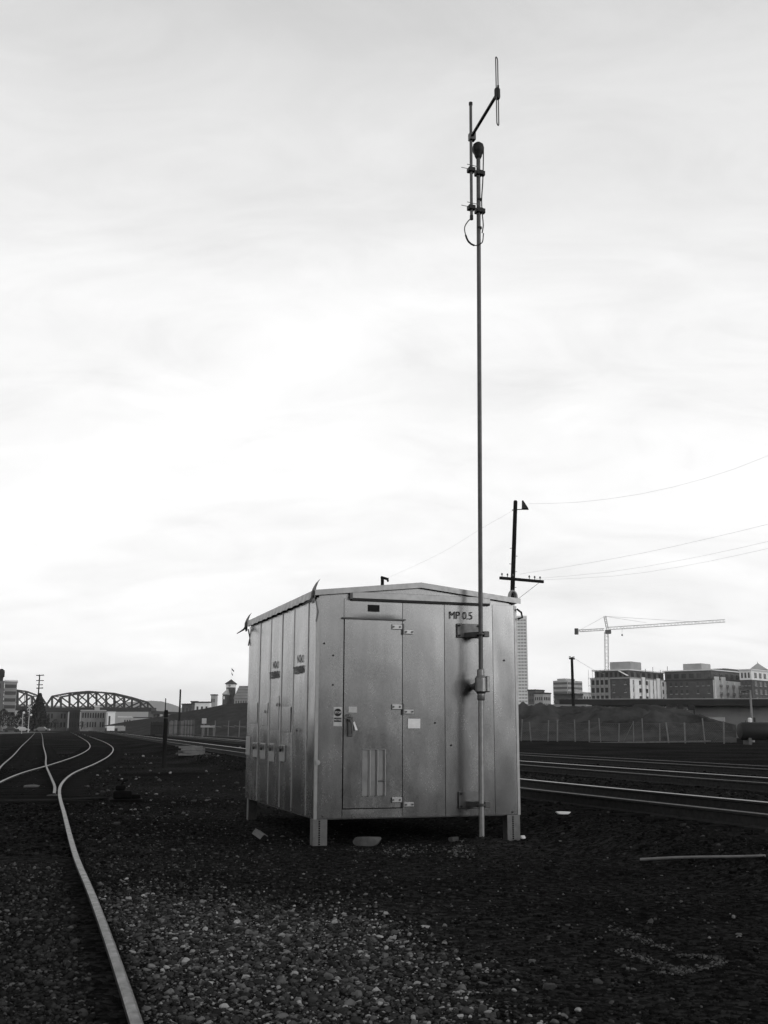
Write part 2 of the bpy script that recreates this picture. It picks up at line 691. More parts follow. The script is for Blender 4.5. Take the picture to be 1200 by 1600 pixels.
# greyer gravel between the rails on the near left
n0 = 24000
Y = rng.uniform(3.6, 11.5, n0)
X = r1x(Y) - .06 - rng.uniform(0, 1, n0) ** 1.0 * (.5 + Y * .18)
k = rng.random(n0) < np.clip(1.4 - (Y - 5) / 7, .25, 1)
gap = (r1x(Y) - X) > .17 + rng.uniform(-.05, .05, n0)
k &= gap
XY = np.stack([X[k], Y[k]], 1)
stones('grey_gravel', XY, np.clip(rng.lognormal(math.log(.0118), .42, len(XY)), .006, .034), 1, GRAVM, .22,
       'dim grey gravel filling the track on the left of the curving rail', 'gravel')
n0 = 12000
Y = 8.0 + 14 * rng.random(n0) ** 1.3
X = r1x(Y) + .1 + np.abs(rng.normal(0, 1.0, n0)) * (.5 + Y * .09)
k = rng.random(n0) < np.clip(1.15 - (Y - 8) / 15, .1, 1)
XY = np.stack([X[k], Y[k]], 1)
stones('grey_gravel', XY, np.clip(rng.lognormal(math.log(.0105), .4, len(XY)), .005, .028), 1, GRAVM, .25,
       'thin grey gravel fading back along the right side of the curving rail', 'gravel')
# dark cinders over the rest of the yard, thinning with distance
n0 = 60000
Y = 4.2 + 26 * rng.random(n0) ** 1.7
X = rng.uniform(-1, 1, n0) * (.46 * Y + 1.2)
s = lateral(X, Y)
k = (s < -1.6) & ~in_poly(X, Y, poly) & (X > r1x(Y) + .08)
XY = np.stack([X[k], Y[k]], 1)
stones('cinder_stones', XY, np.clip(rng.lognormal(math.log(.0105), .38, len(XY)), .005, .035), 1, CIND, .25,
       'small dark cinder stones strewn around the shelter', 'gravel')
# ballast of the raised main tracks and round the turnout
n0 = 18000
Y = 10 + 45 * rng.random(n0) ** 1.5
X = np.interp(Y, _nc[:, 1], _nc[:, 0]) + rng.uniform(-2.7, 12, n0)
XY = np.stack([X, Y], 1)
n1_ = 9000
Y2 = 12 + 45 * rng.random(n1_) ** 1.4
X2 = r1x(Y2) - 1.2 + rng.normal(0, 1.3, n1_)
XY = np.concatenate([XY, np.stack([X2, Y2], 1)])
stones('track_ballast', XY, np.clip(rng.lognormal(math.log(.024), .3, len(XY)), .012, .05), 1, BALL, .25,
       'nearly black ballast heaped along the tracks', 'ballast')

# ------------------------------------------------------------------ railway tracks
RPROF = [(-.029, -.008), (-.020, 0), (.015, 0), (.029, -.012), (.029, -.035), (.010, -.045), (.008, -.14), (.07, -.155), (.07, -.17),
         (-.07, -.17), (-.07, -.155), (-.008, -.14), (-.010, -.045), (-.029, -.035)]


def rail(line, ztop, parent, top, name='rail'):
    T = np.gradient(line, axis=0)
    T /= np.linalg.norm(T, axis=1)[:, None]
    Nn = np.stack([T[:, 1], -T[:, 0]], 1)
    n = len(RPROF)
    V, Fc, mi = [], [], []
    for p, q in zip(line, Nn):
        for a, h in RPROF:
            V.append((p[0] + q[0] * a, p[1] + q[1] * a, ztop + h))
    mb = MB()
    for i in range(len(line) - 1):
        for k in range(n):
            k2 = (k + 1) % n
            Fc.append((i * n + k, (i + 1) * n + k, (i + 1) * n + k2, i * n + k2))
            mi.append(0 if k < 3 else 1)
    Fc.append(tuple(range(n)))
    Fc.append(tuple(range((len(line) - 1) * n, len(line) * n))[::-1])
    mi += [1, 1]
    mb.v, mb.f, mb.m = V, Fc, mi
    return mb.build(name, [top, RAILSIDE], parent)


tie_src = MB().box(-1.3, -.115, -.15, 1.3, .115, 0).build('tie', TIE, None)
tie_src.hide_render = True


def ties(line, ztop, parent, y0, y1, sp=.55):
    seg = np.linalg.norm(np.diff(line, axis=0), axis=1)
    S = np.concatenate([[0], np.cumsum(seg)])
    d = 0.0
    global tie_first
    while d < S[-1]:
        x, y = np.interp(d, S, line[:, 0]), np.interp(d, S, line[:, 1])
        if y0 < y < y1:
            x2, y2 = np.interp(d + .3, S, line[:, 0]), np.interp(d + .3, S, line[:, 1])
            o = bpy.data.objects.new('tie', tie_src.data)
            col.objects.link(o)
            o.parent = parent
            o.location = (x, y, ztop + rng.normal(0, .006))
            o.rotation_euler = (0, 0, math.atan2(y2 - y, x2 - x) - PI / 2 + rng.normal(0, .012))
        d += sp * rng.uniform(.94, 1.06)


A = thing('railway_track', 'curving track whose bright rail runs from the bottom left corner', 'railway track')
rail(rail1, .085, A, RAILTOP)
rail(rail2, .085, A, RAILTOP)
ties((rail1 + rail2) / 2, .028, A, 20, 75)
# joint bars on the near rail
for yy in (10.6, 17.2):
    i = int(np.argmin(abs(rail1[:, 1] - yy)))
    p, q = rail1[i], rail1[i + 1]
    t = (q - p) / np.linalg.norm(q - p)
    MB().bar((p[0] + t[1] * .03, p[1] - t[0] * .03, .012), (p[0] + t[1] * .03 + t[0] * .7, p[1] - t[0] * .03 + t[1] * .7, .012), .02, .07).build('joint_bar', RAILSIDE, A)
B = thing('railway_track', 'track branching straight on from the turnout at far left', 'railway track')
rail(rail3, .085, B, RAILDULL)
rail(rail4, .085, B, RAILDULL)
ties((rail3 + rail4) / 2, .022, B, 36, 80)
# throw rod across the turnout
p0, p1 = G(-70, 1252, .05), G(186, 1246, .05)
rod = MB()
rod.tube([p0, G(85, 1250, .045), p1], .02, 8)
rod.build('switch_rod', RAILSIDE, B)
tl = ['nearest of the three raised main tracks, passing behind the shelter', 'middle of the three raised main tracks, passing behind the shelter',
      'farthest of the three raised main tracks, below the wire fence']
for (c, z), lab, (ta, tb) in zip(TR, tl, ((RAILDULL, RAILPOL), (RAILDULL, RAILPOL), (RAILDULL, RAILDULL))):
    t = thing('railway_track', lab, 'railway track', group='raised main tracks')
    rail(offset_line(c, -.7175), z, t, ta)
    rail(offset_line(c, .7175), z, t, tb)
    ties(c, z - .165, t, 9, 48, .56)
bpy.data.objects.remove(tie_src)

# ------------------------------------------------------------------ the signal shelter
YAW = R_(18.28)
SH = thing('signal_shelter', 'bare aluminium signal shelter raised on four legs in the yard', 'signal shelter', (-.80, 13.04, 0), YAW)
W_, L_, Z0, Z1 = 2.63, 4.12, .315, 2.90


def pn(x, y, s=1.0, seed=0.0):
    return mnoise.noise(Vector((x * s + seed, y * s - seed * .7, seed * 1.3)))


def panel(name, face, a0, a1, z0, z1, bulge=.003, seed=0.0, m=ALU, proud=0.0, na=12, nz_=26, parent=SH, crease=0.0):
    """sheet metal panel with folded edges; face 'F' front (a = u) or 'L' left wall (a = v)"""
    mb = MB()
    V, Fc = [], []
    A_ = np.linspace(a0, a1, na)
    Z_ = np.linspace(z0, z1, nz_)
    for z in Z_:
        for a in A_:
            ta, tz = (a - a0) / (a1 - a0), (z - z0) / (z1 - z0)
            e = min(1, 6 * min(ta, 1 - ta)) * min(1, 9 * min(tz, 1 - tz))
            d = proud + bulge * e * (.35 + 1.5 * pn(a, z, 1.3, seed) + .7 * pn(a, z, 3.3, seed + 5)) + crease * math.exp(-((ta - .12) / .08) ** 2) * e
            V.append((a, -d, z) if face == 'F' else (-d, a, z))
    for i in range(nz_ - 1):
        for k in range(na - 1):
            q = (i * na + k, i * na + k + 1, (i + 1) * na + k + 1, (i + 1) * na + k)
            Fc.append(q if face == 'F' else q[::-1])
    # folded rim going inwards
    ring = [k for k in range(na)] + [i * na + na - 1 for i in range(1, nz_)] + [(nz_ - 1) * na + k for k in range(na - 2, -1, -1)] + [i * na for i in range(nz_ - 2, 0, -1)]
    o = len(V)
    for r in ring:
        x, y, z = V[r]
        V.append((x, .02, z) if face == 'F' else (.02, y, z))
    n = len(ring)
    for k in range(n):
        k2 = (k + 1) % n
        q = (ring[k2], ring[k], o + k, o + k2)
        Fc.append(q if face == 'F' else q[::-1])
    mb.add(V, Fc)
    return mb.build(name, m, parent, smooth=True)


# inner shell, floor frame
MB().box(.012, .012, Z0 + .015, W_ - .012, L_ - .012, Z1 + .03).build('shell', GAP, SH)
fr = MB()
fr.box(.02, .02, Z0 - .012, W_ - .02, L_ - .02, Z0 + .012)
fr.build('floor_frame', GALVD, SH)
g = .0035
panel('wall_panel', 'F', 0, .335 - g, Z0, Z1, .0018, 1.1, proud=.003)
panel('wall_panel', 'F', 1.088 + g, 1.642 - g, Z0, Z1, .0022, 2.7)
panel('wall_panel', 'F', 1.642 + g, 2.298 - g, Z0, Z1, .0022, 3.9, proud=.002)
panel('wall_panel', 'F', 2.298 + g, W_, Z0, Z1, .0018, 4.4)
panel('transom_panel', 'F', .335 + g, 1.088 - g, 2.672 + g, Z1, .002, 5.2, nz_=8)
panel('sill_panel', 'F', .335 + g, 1.088 - g, Z0, .418 - g, .001, 6.1, nz_=4, proud=.004)
door = panel('door', 'F', .335 + .009, 1.088 - .009, .418 + .009, 2.672 - .012, .0022, 7.3, proud=.010)
# left wall
vs_ = [0, .407, 1.144, 1.824, 2.525, 3.269, L_]
for i in range(6):
    panel('wall_panel', 'L', vs_[i] + .004 * (i > 0), vs_[i + 1] - .004 * (i < 5), Z0, Z1, .006, 11.3 + i * 2.17, na=16, nz_=34, proud=.002 * (i % 2), crease=.005)
for vq in vs_[1:-1]:  # bright ribs added at the seams as painted highlights
    MB().box(-.009, vq - .010, Z0 + .01, .004, vq + .010, Z1 - .005).build('highlight_rib', ALUB, SH, bevel=.004)
for (v0_, v1_, za_, zb_) in ((2.62, 3.18, 1.38, 1.70), (1.92, 2.44, 1.33, 1.78), (3.34, 3.9, 1.42, 1.72), (1.24, 1.72, 1.30, 1.62)):
    MB().box(-.013, v0_, za_, .004, v1_, zb_).build('patch_plate', ALU, SH, bevel=.004)
# right and back walls
MB().box(W_ - .012, .005, Z0, W_, L_, Z1).build('wall_panel', ALU, SH)
MB().box(0, L_, Z0, W_, L_ + .012, Z1).build('wall_panel', ALU, SH)
# corner angle trims
MB().box(-.006, -.007, Z0 - .004, .03, -.0035, Z1 - .002).box(-.0065, -.0069, Z0 - .004, -.0035, .03, Z1 - .002).build('corner_trim', ALU2, SH)
MB().box(W_ - .03, -.006, Z0 - .004, W_ + .004, -.003, Z1 - .002).build('corner_trim', ALU2, SH)
# roof: two sloping sheets with folded fascia
RH, EH = 3.135, 2.985      # top of ridge and eave
ov, of = .045, .05
for sgn in (0, 1):
    u0, u1 = (-ov, W_ / 2) if sgn == 0 else (W_ / 2, W_ + ov)
    za, zb = (EH, RH) if sgn == 0 else (RH, EH)
    mb = MB()
    th = .05
    V = [(u0, -of, za - th), (u1, -of, zb - th), (u1, L_ + of, zb - th), (u0, L_ + of, za - th), (u0, -of, za), (u1, -of, zb), (u1, L_ + of, zb), (u0, L_ + of, za)]
    mb.add(V, [(0, 3, 2, 1), (4, 5, 6, 7), (0, 1, 5, 4), (1, 2, 6, 5), (2, 3, 7, 6), (3, 0, 4, 7)])
    roof = mb.build('roof_panel', ALU2, SH, bevel=.006)
    # ribs on the roof sheet
    for k in range(1, 6):
        vv = L_ * k / 6
        MB().bar(((u0 + .03), vv, za + .012), ((u1 - .0), vv, zb + .012), .04, .022).build('roof_seam', ALU2, roof)
# eave fascia on the left, with a slightly wavy drip edge
mb = MB()
nn = 40
V, Fc = [], []
for i in range(nn + 1):
    v = -of + (L_ + 2 * of) * i / nn
    V += [(-ov - .003, v, EH + .004), (-ov - .003 - .006 * (i % 2), v, EH - .088 + .008 * math.sin(i * 2.1)), (-ov + .012, v, EH - .085 + .008 * math.sin(i * 2.1))]
for i in range(nn):
    a = i * 3
    Fc += [(a, a + 3, a + 4, a + 1), (a + 1, a + 4, a + 5, a + 2)]
mb.add(V, Fc)
o = mb.build('eave_fascia', ALU2, SH)
sol = o.modifiers.new('solid', 'SOLIDIFY')
sol.thickness = .003
# gable front fascia strips and infill
for sgn in (0, 1):
    a, b = ((-ov, -of - .004, EH - .034), (W_ / 2, -of - .004, RH - .034)) if sgn == 0 else ((W_ / 2, -of - .004, RH - .034), (W_ + ov, -of - .004, EH - .034))
    V = [(a[0], a[1], a[2] - .030), (b[0], b[1], b[2] - .030), (b[0], b[1], b[2] + .036), (a[0], a[1], a[2] + .036)]
    V += [(x, y + .006, z) for x, y, z in V]
    MB().add(V, [(0, 1, 2, 3), (4, 7, 6, 5), (0, 4, 5, 1), (3, 2, 6, 7), (0, 3, 7, 4), (1, 5, 6, 2)]).build('gable_fascia', ALU2, SH)
V = [(0.02, -.004, Z1), (W_ - .02, -.004, Z1), (W_ - .02, -.004, EH - .045), (W_ / 2, -.004, RH - .052), (0.02, -.004, EH - .045)]
V += [(x, .02, z) for x, y, z in V]
MB().add(V, [(0, 1, 2, 3, 4), (9, 8, 7, 6, 5), (0, 5, 6, 1), (1, 6, 7, 2), (2, 7, 8, 3), (3, 8, 9, 4), (4, 9, 5, 0)]).build('gable_panel', ALU, SH)
# header channel above the door with its dark underside
MB().box(.415, -.047, 2.905, 2.255, -.006, 2.985).build('header_channel', ALU2, SH, bevel=.004)
MB().box(.395, -.052, 2.895, .43, -.007, 3.0).build('header_end', GALVD, SH)
MB().box(.42, -.040, 2.882, 2.25, -.0062, 2.9045).build('header_gasket', RUBBER, SH)
# drip cap over the door
MB().box(.31, -.045, 2.655, 1.115, -.012, 2.672).build('drip_cap', GALVD, SH)
# transom vent
MB().box(.64, -.0135, 2.755, .785, -.006, 2.837).build('vent_opening', GAP, SH)
for k in range(4):
    MB().box(.643, -.018, 2.764 + .019 * k, .782, -.0136, 2.769 + .019 * k).build('vent_slat', BLACK, SH)
# hinges
for z in (2.545, 1.577, .485):
    h = MB()
    h.box(.945, -.030, z + .0, 1.083, -.0165, z + .062)
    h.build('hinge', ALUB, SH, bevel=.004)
    h = MB()
    h.box(1.093, -.026, z - .052, 1.225, -.008, z + .0)
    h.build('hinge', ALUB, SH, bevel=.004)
    lathe(MB(), [(.013, -.06), (.013, .07)], 10, (1.088, -.030, z)).build('hinge_pin', GALV, SH, smooth=True)
    for (uu, zz) in ((.962, z + .031), (1.045, z + .031), (1.125, z - .026), (1.205, z - .026)):
        lathe(MB(), [(.011, -.041), (.011, -.026)], 8, (uu, 0, zz), 'Y').build('hinge_bolt', GALVD, SH)
# handle, hasp and tag
MB().box(.388, -.032, 1.255, .452, -.013, 1.485).build('handle_plate', GALVD, door, bevel=.006)
MB().tube([(.405, -.03, 1.44), (.405, -.075, 1.45), (.42, -.095, 1.40), (.425, -.09, 1.29)], .014, 10).build('door_handle', GALVD, door, smooth=True)
MB().tube([(.395 + .028 * math.cos(q), -.045, 1.487 + .028 * math.sin(q)) for q in np.linspace(0, 2 * PI, 15)], .006, 6).build('padlock_loop', GALV, door, smooth=True)
MB().add([(.452, -.034, 1.42), (.47, -.036, 1.43), (.505, -.05, 1.33), (.478, -.05, 1.325)] + [(.452, -.031, 1.42), (.47, -.033, 1.43), (.505, -.047, 1.33), (.478, -.047, 1.325)],
         [(0, 1, 2, 3), (7, 6, 5, 4), (0, 4, 5, 1), (1, 5, 6, 2), (2, 6, 7, 3), (3, 7, 4, 0)]).build('hanging_tag', WHITE, door)
MB().box(.40, -.0155, 1.535, .505, -.0125, 1.605).build('faded_label', PALE, door)
# door louvres: three upright pressed vents
for k in range(3):
    u = .575 + .096 * k
    lv = MB()
    V = []
    for z in (.566, 1.103):
        V += [(u, -.0135, z), (u + .066, -.020, z), (u + .084, -.040, z), (u + .092, -.040, z), (u + .092, -.0135, z)]
    lv.add(V, [(0, 1, 6, 5), (1, 2, 7, 6), (2, 3, 8, 7), (3, 4, 9, 8), (0, 4, 3, 2, 1), (5, 6, 7, 8, 9)])
    lo_ = lv.build('louvre', ALU2, door)
    MB().tube([(u + .088, -.042, .566), (u + .088, -.042, 1.103)], .0085, 8).build('louvre_highlight', ALUB, lo_)  # bright tubes paint the glint along the louvre edges
    MB().tube([(u + .005, -.020, 1.103), (u + .088, -.040, 1.103)], .006, 8).build('louvre_highlight', ALUB, lo_)
MB().tube([(.76, -.045, .735), (.82, -.05, .742), (.868, -.046, .735)], .005, 6).build('bent_wire', GALV, door)
# stickers and writing on the front
stk = MB().box(.215, -.0095, 1.375, .322, -.0068, 1.60).build('warning_sticker', PALE, SH)
lathe(MB(), [(.046, -.0115), (.046, -.0096)], 24, (.2685, 0, 1.535), 'Y').build('sticker_disc', INK, stk)
MB().box(.222, -.0113, 1.425, .315, -.0096, 1.475).build('sticker_bar', INK, stk)
text('STOP', 'lettering', .034, WHITE, stk, (.2685, -.0122, 1.524), (PI / 2, 0, 0), .0004, align='CENTER')
text('NOTICE', 'lettering', .026, WHITE, stk, (.2685, -.0118, 1.441), (PI / 2, 0, 0), .0004, align='CENTER')
MB().box(1.155, -.0085, 1.353, 1.315, -.0055, 1.467).build('white_label', WHITE, SH)
text('MP 0.5', 'painted_number', .136, INK, SH, (1.70, -.0165, 2.702), (PI / 2, 0, 0), .0006, -.0004, .86)
# small holes, bolts and specks
for (u, z) in ((.205, 2.21), (.205, 1.86), (.10, .345), (2.53, .345), (1.51, 1.42), (2.45, 2.2), (.09, 2.35), (1.72, 1.15)):
    lathe(MB(), [(.009, -.016), (.012, -.008)], 8, (u, 0, z), 'Y').build('bolt_head', GALVD if z < .4 else BLACK, SH)
# legs: punched channels
for (cu, cv, lw) in ((.06, .0, 1), (W_ - .105, 0, 1), (.055, L_ - .14, 1), (W_ - .085, L_ - .14, 1)):
    lg = MB()
    w0 = .075 if cv < 1 else .03
    lg.box(cu - w0, cv + .004 - .018, -.06, cu + .095, cv - .002, Z0 + (.06 if cv > 1 else -.005))
    lg.box(cu - w0, cv - .002, -.06, cu - w0 + .012, cv + .12, Z0 - .005)
    lg.box(cu + .083, cv - .002, -.06, cu + .095, cv + .12, Z0 - .005)
    leg = lg.build('leg', GALV, SH)
    leg['label'] = 'upright steel leg with a column of punched holes'
    if cv < 1:
        for k in range(11):
            lathe(MB(), [(.011, -.0175), (.011, -.0145)], 8, (cu, cv, .03 + k * .0255), 'Y').build('punched_hole', GAP, leg)
# lifting lugs at the roof corners
def lug(u, v, s, name='lifting_lug'):
    mb = MB()
    # horn: curved tapering plate rising outwards over the eave
    pts = [(0, -.16), (-.008, -.09), (-.004, -.03), (.012, .03), (.04, .09), (.075, .135)]
    wd = [.012, .024, .027, .020, .014, .005]
    V = []
    for (a, z), q in zip(pts, wd):
        V += [(u + s * (a - q), v - .008, EH + z), (u + s * (a + q), v - .008, EH + z + .01), (u + s * (a + q), v + .008, EH + z + .01), (u + s * (a - q), v + .008, EH + z)]
    Fc = [(0, 1, 2, 3)]
    for i in range(len(pts) - 1):
        for k in range(4):
            k2 = (k + 1) % 4
            Fc.append((i * 4 + k, i * 4 + k2, i * 4 + 4 + k2, i * 4 + 4 + k))
    Fc.append((23, 22, 21, 20))
    mb.add(V, Fc)
    o = mb.build(name, GALV, SH)
    MB().tube([(u - s * .0, v, EH - .06), (u - s * .05, v - .03, EH - .13), (u - s * .16, v - .06, EH - .20)], [.018, .016, .006], 6).build('lug_hook', GALVD, o)
    MB().tube([(u + s * .02, v - .035, EH - .12), (u + s * .05, v - .04, EH - .26), (u + s * .03, v - .03, EH - .38)], .010, 6).build('lug_strap', GALV, o)


lug(-.05, .0, 1)
lug(-.05, L_ + .01, 1)
mb = MB()
mb.tube([(W_ - .05 + .05 * math.cos(q), -.02, EH + .02 + .075 * math.sin(q)) for q in np.linspace(0, 2 * PI, 20)], .022, 8)
mb.build('lifting_ring', ALU2, SH, smooth=True)
MB().tube([(W_ + .0, -.03, EH - .13), (W_ + .06, -.03, EH - .17), (W_ + .075, -.03, EH - .235), (W_ + .01, -.03, EH - .255)], .013, 8).build('lifting_hook', BLACK, SH, smooth=True)
lug(W_ + .05, L_ + .01, -1)
# NO TRESPASSING stencils on the left wall (read from outside: text runs towards -v)
rotL = (PI / 2, 0, -PI / 2)
for (v0, z, s) in ((2.50, 2.03, 1), (1.085, 2.03, 1)):
    text('NO', 'stencilled_lettering', .13, FADED, SH, (-.022, v0 - .20, z + .135), rotL, .0006, .005, 1.0)
    text('TRESPASSING', 'stencilled_lettering', .125, FADED, SH, (-.022, v0, z + .0), rotL, .0006, .006, .72)
# patch plates and cable plugs low on the left wall
for (v, zt, zb) in ((3.95, 1.22, .95), (3.40, 1.14, .93), (2.87, 1.14, .92), (2.29, 1.14, .90), (1.67, 1.13, .92)):
    MB().box(-.015, v - .16, zb, .004, v + .16, zt).build('patch_plate', ALU2, SH, bevel=.003)
for v in (3.40, 2.87, 2.29, 1.67):
    p = lathe(MB(), [(.045, -.030), (.040, -.052), (.022, -.058)], 12, (0, v, 1.085), 'X').build('cable_plug', GALV, SH, smooth=True)
    MB().tube([(-.055, v + .03, 1.085), (-.066, v, 1.12), (-.055, v - .03, 1.085)], .006, 6).build('plug_chain', GALV, p)
for (v, z) in ((1.95, 1.66), (2.7, 1.58), (.8, 1.33)):
    lathe(MB(), [(.028, -.026), (.014, -.040)], 10, (0, v, z), 'X').build('rivet', GALV, SH)
for v in (.22, 1.1, 2.0, 2.9, 3.8):
    lathe(MB(), [(.012, -.02), (.009, -.004)], 8, (0, v, .36), 'X').build('rivet', GALV, SH)
lathe(MB(), [(.030, -.024), (.016, -.004)], 10, (.03, 0, .955), 'Y').build('bright_dent', ALU2, SH)

# ------------------------------------------------------------------ antenna mast strapped to the shelter
U2 = Vector((math.cos(YAW), math.sin(YAW), 0))
V2 = Vector((-math.sin(YAW), math.cos(YAW), 0))
S0 = Vector((-.80, 13.04, 0))


def SP(u, v, z):
    return S0 + U2 * u + V2 * v + Vector((0, 0, z))


mast = thing('antenna_mast', 'tall thin pipe mast clamped upright to the shelter front', 'mast', SP(2.005, -.25, 0), YAW)
lean = .012


def mx(z):
    return lean * max(0, z - .4) * .83


def mp_(z, du=0, dv=0):
    return (mx(z) + du, dv, z)


MB().tube([mp_(.02), mp_(.5), mp_(1.1), mp_(1.71)], .034, 16).build('lower_pipe', GALVM, mast, smooth=True)
MB().tube([mp_(z) for z in (2.03, 3, 4, 5, 6, 7, 8, 8.97)], .0275, 16).build('upper_pipe', GALVD, mast, smooth=True)
# conduit tee body
tee = MB()
lathe(tee, [(.040, 1.69), (.046, 1.70), (.046, 1.77), (.072, 1.80), (.074, 1.96), (.046, 1.995), (.046, 2.06), (.036, 2.07)], 18, (mx(1.9), 0, 0))
tee_o = tee.build('conduit_tee', GALVM, mast, smooth=True)
MB().box(mx(1.9) + .05, -.06, 1.79, mx(1.9) + .098, .05, 1.985).build('tee_cover', GALVM, tee_o, bevel=.012)
MB().tube([(mx(1.9), .0, 1.86), (mx(1.9), .12, 1.865), (mx(1.9), .243, 1.865)], .036, 14).build('tee_stub', GALVD, tee_o, smooth=True)
lathe(MB(), [(.052, .09), (.052, .16)], 14, (mx(1.9), 0, 1.863), 'Y').build('tee_collar', GALVD, tee_o, smooth=True)
# wall brackets
for zc_, z0_, z1_, lab in ((2.50, 2.47, 2.645, 'upper'), (.455, .40, .60, 'lower')):
    br = MB()
    br.box(-.20, .218, z0_, .11, .242, z1_)
    bo = br.build('wall_bracket', GALV, mast, bevel=.004)
    MB().bar((-.085, .22, zc_), (mx(zc_) - .02, .03, zc_), .05, .06).build('bracket_arm', GALVD, bo)
    MB().bar((.03, .22, zc_), (mx(zc_) + .02, .03, zc_), .012, .06).build('bracket_arm', GALVD, bo)
    MB().tube([(mx(zc_) + .045 * math.cos(q), .045 * math.sin(q), zc_) for q in np.linspace(-PI, PI, 14)], .016, 6).build('clamp_band', GALVD, bo, smooth=True)
    MB().box(mx(zc_) + .035, -.03, zc_ - .035, mx(zc_) + .105, .03, zc_ + .035).build('clamp_block', GALVD, bo, bevel=.004)
    for (uu, zz) in ((-.175, z1_ - .025), (.085, z1_ - .025), (-.175, z0_ + .025)):
        lathe(MB(), [(.013, .198), (.013, .2179)], 8, (uu, 0, zz), 'Y').build('bracket_bolt', BLACK, bo)
# weatherhead on top
wh = MB()
top = mp_(8.97)
lathe(wh, [(.036, -.03), (.05, .0), (.055, .03), (.075, .06), (.082, .12), (.07, .17), (.035, .20), (.005, .21)], 14, top)
wh.build('weatherhead', RUBBER, mast, smooth=True)
# feed cable down the mast
cab = [(mx(9) + .055, -.05, 9.05), (mx(9) + .06, -.03, 8.9), (mx(8.6) + .055, -.02, 8.6), (mx(8.3) + .03, -.035, 8.3), (mx(8.1) + .04, -.035, 8.1), (mx(7.9) + .055, -.03, 7.95), (mx(7.8) + .035, -.035, 7.84)]
cc = spline(cab, .06)
MB().tube(cc, .0085, 6).build('feed_cable', RUBBER, mast, smooth=True)
for z in (8.33, 7.92):
    lathe(MB(), [(.036, -.012), (.036, .012)], 10, mp_(z, .006, -.006)).build('cable_tie', RUBBER, mast)

# ------------------------------------------------------------------ folded dipole antenna on its own stub pipe
ant = thing('dipole_antenna', 'folded dipole antenna on a slanting boom at the mast top', 'antenna', SP(2.005, -.25, 0), YAW)
ax, az0, az1 = -.115, 8.06, 9.715
MB().tube([(mx(8) + ax, -.03, az0), (mx(9) + ax, -.03, az1)], .020, 12).build('support_pipe', GALVD, ant, smooth=True)
MB().tube([(mx(9) + ax, -.03, az1 - .02), (mx(9) + ax, -.03, az1 + .02)], .026, 12).build('pipe_cap', RUBBER, ant)
# boom runs level, towards the camera side; in mast coordinates
def ML(p):          # world -> mast frame
    d = Vector(p) - SP(2.005, -.25, 0)
    return (d.dot(U2), d.dot(V2), d.z)


bt = ML((1.416, 12.40, 9.235))
b0 = (mx(9.2) + ax, -.03, 9.22)
MB().tube([b0, bt], .021, 12).build('boom', RUBBER, ant, smooth=True)
MB().box(b0[0] - .034, b0[1] - .05, 9.165, b0[0] + .05, b0[1] + .034, 9.27).build('boom_clamp', GALVD, ant, bevel=.006)
lathe(MB(), [(.030, -.07), (.038, -.05), (.038, .06), (.030, .075)], 12, bt).build('feed_point', RUBBER, ant, smooth=True)
# the folded loop: two rods joined by half circles, seen almost edge on
hw, z0_, z1_ = .03, 8.83, 9.72
dirx = Vector((.75, .66, 0)).normalized()
loop = []
for q in np.linspace(0, PI, 9):
    loop.append((math.cos(q) * hw, z1_ + math.sin(q) * hw))
for q in np.linspace(PI, 2 * PI, 9):
    loop.append((math.cos(q) * hw, z0_ + math.sin(q) * hw))
loop.append(loop[0])
MB().tube([(bt[0] + dirx.x * a, bt[1] + dirx.y * a, z) for a, z in loop], .0075, 8, cap=False).build('folded_dipole', GALVD, ant, smooth=True)
MB().tube([(bt[0] + dirx.x * hw, bt[1] + dirx.y * hw, 9.22), (bt[0] + dirx.x * hw, bt[1] + dirx.y * hw, 9.37)], .014, 8).build('matching_sleeve', RUBBER, ant)
for z in (8.73, 8.18):
    c = MB()
    c.box(mx(z) + ax - .05, -.075, z - .03, mx(z) + ax + .045, .02, z + .03)
    c.box(mx(z) - .045, -.055, z - .045, mx(z) + .05, .05, z + .02)
    co = c.build('pipe_clamp', RUBBER, ant, bevel=.008)
    MB().box(mx(z) + .05, -.04, z - .045, mx(z) + .085, .02, z + .02).build('clamp_nut', RUBBER, co, bevel=.006)
    for dz in (-.005, .055):
        MB().tube([(mx(z) - .02, -.05, z + dz), (mx(z) + ax - (.155 if dz < 0 else .07), -.05, z + dz + .01)], .005, 6).build('clamp_bolt', GALV, co)
lathe(MB(), [(.024, -.03), (.024, .03)], 10, (mx(8) + ax, -.03, 8.04)).build('connector', RUBBER, ant)
cl_ = spline([(mx(8) + ax, -.03, 8.03), (mx(8) + ax - .05, -.04, 7.98), (mx(8) + ax - .105, -.04, 7.88), (mx(8) + ax - .10, -.04, 7.80), (mx(8) + ax - .05, -.04, 7.68), (mx(8) + ax + .03, -.04, 7.64), (mx(8) - .03, -.03, 7.66), (mx(8) + .03, -.035, 7.70), (mx(8) + .055, -.03, 7.84)], .03)
MB().tube(cl_, .0075, 6).build('coax_loop', RUBBER, ant, smooth=True)
MB().tube(cl_[8:14], .013, 8).build('coax_sleeve', RUBBER, ant, smooth=True)

# ------------------------------------------------------------------ things lying about the yard
STONE = mat('pale_concrete', .075, .9, 0, .3, 14, .004, 30)


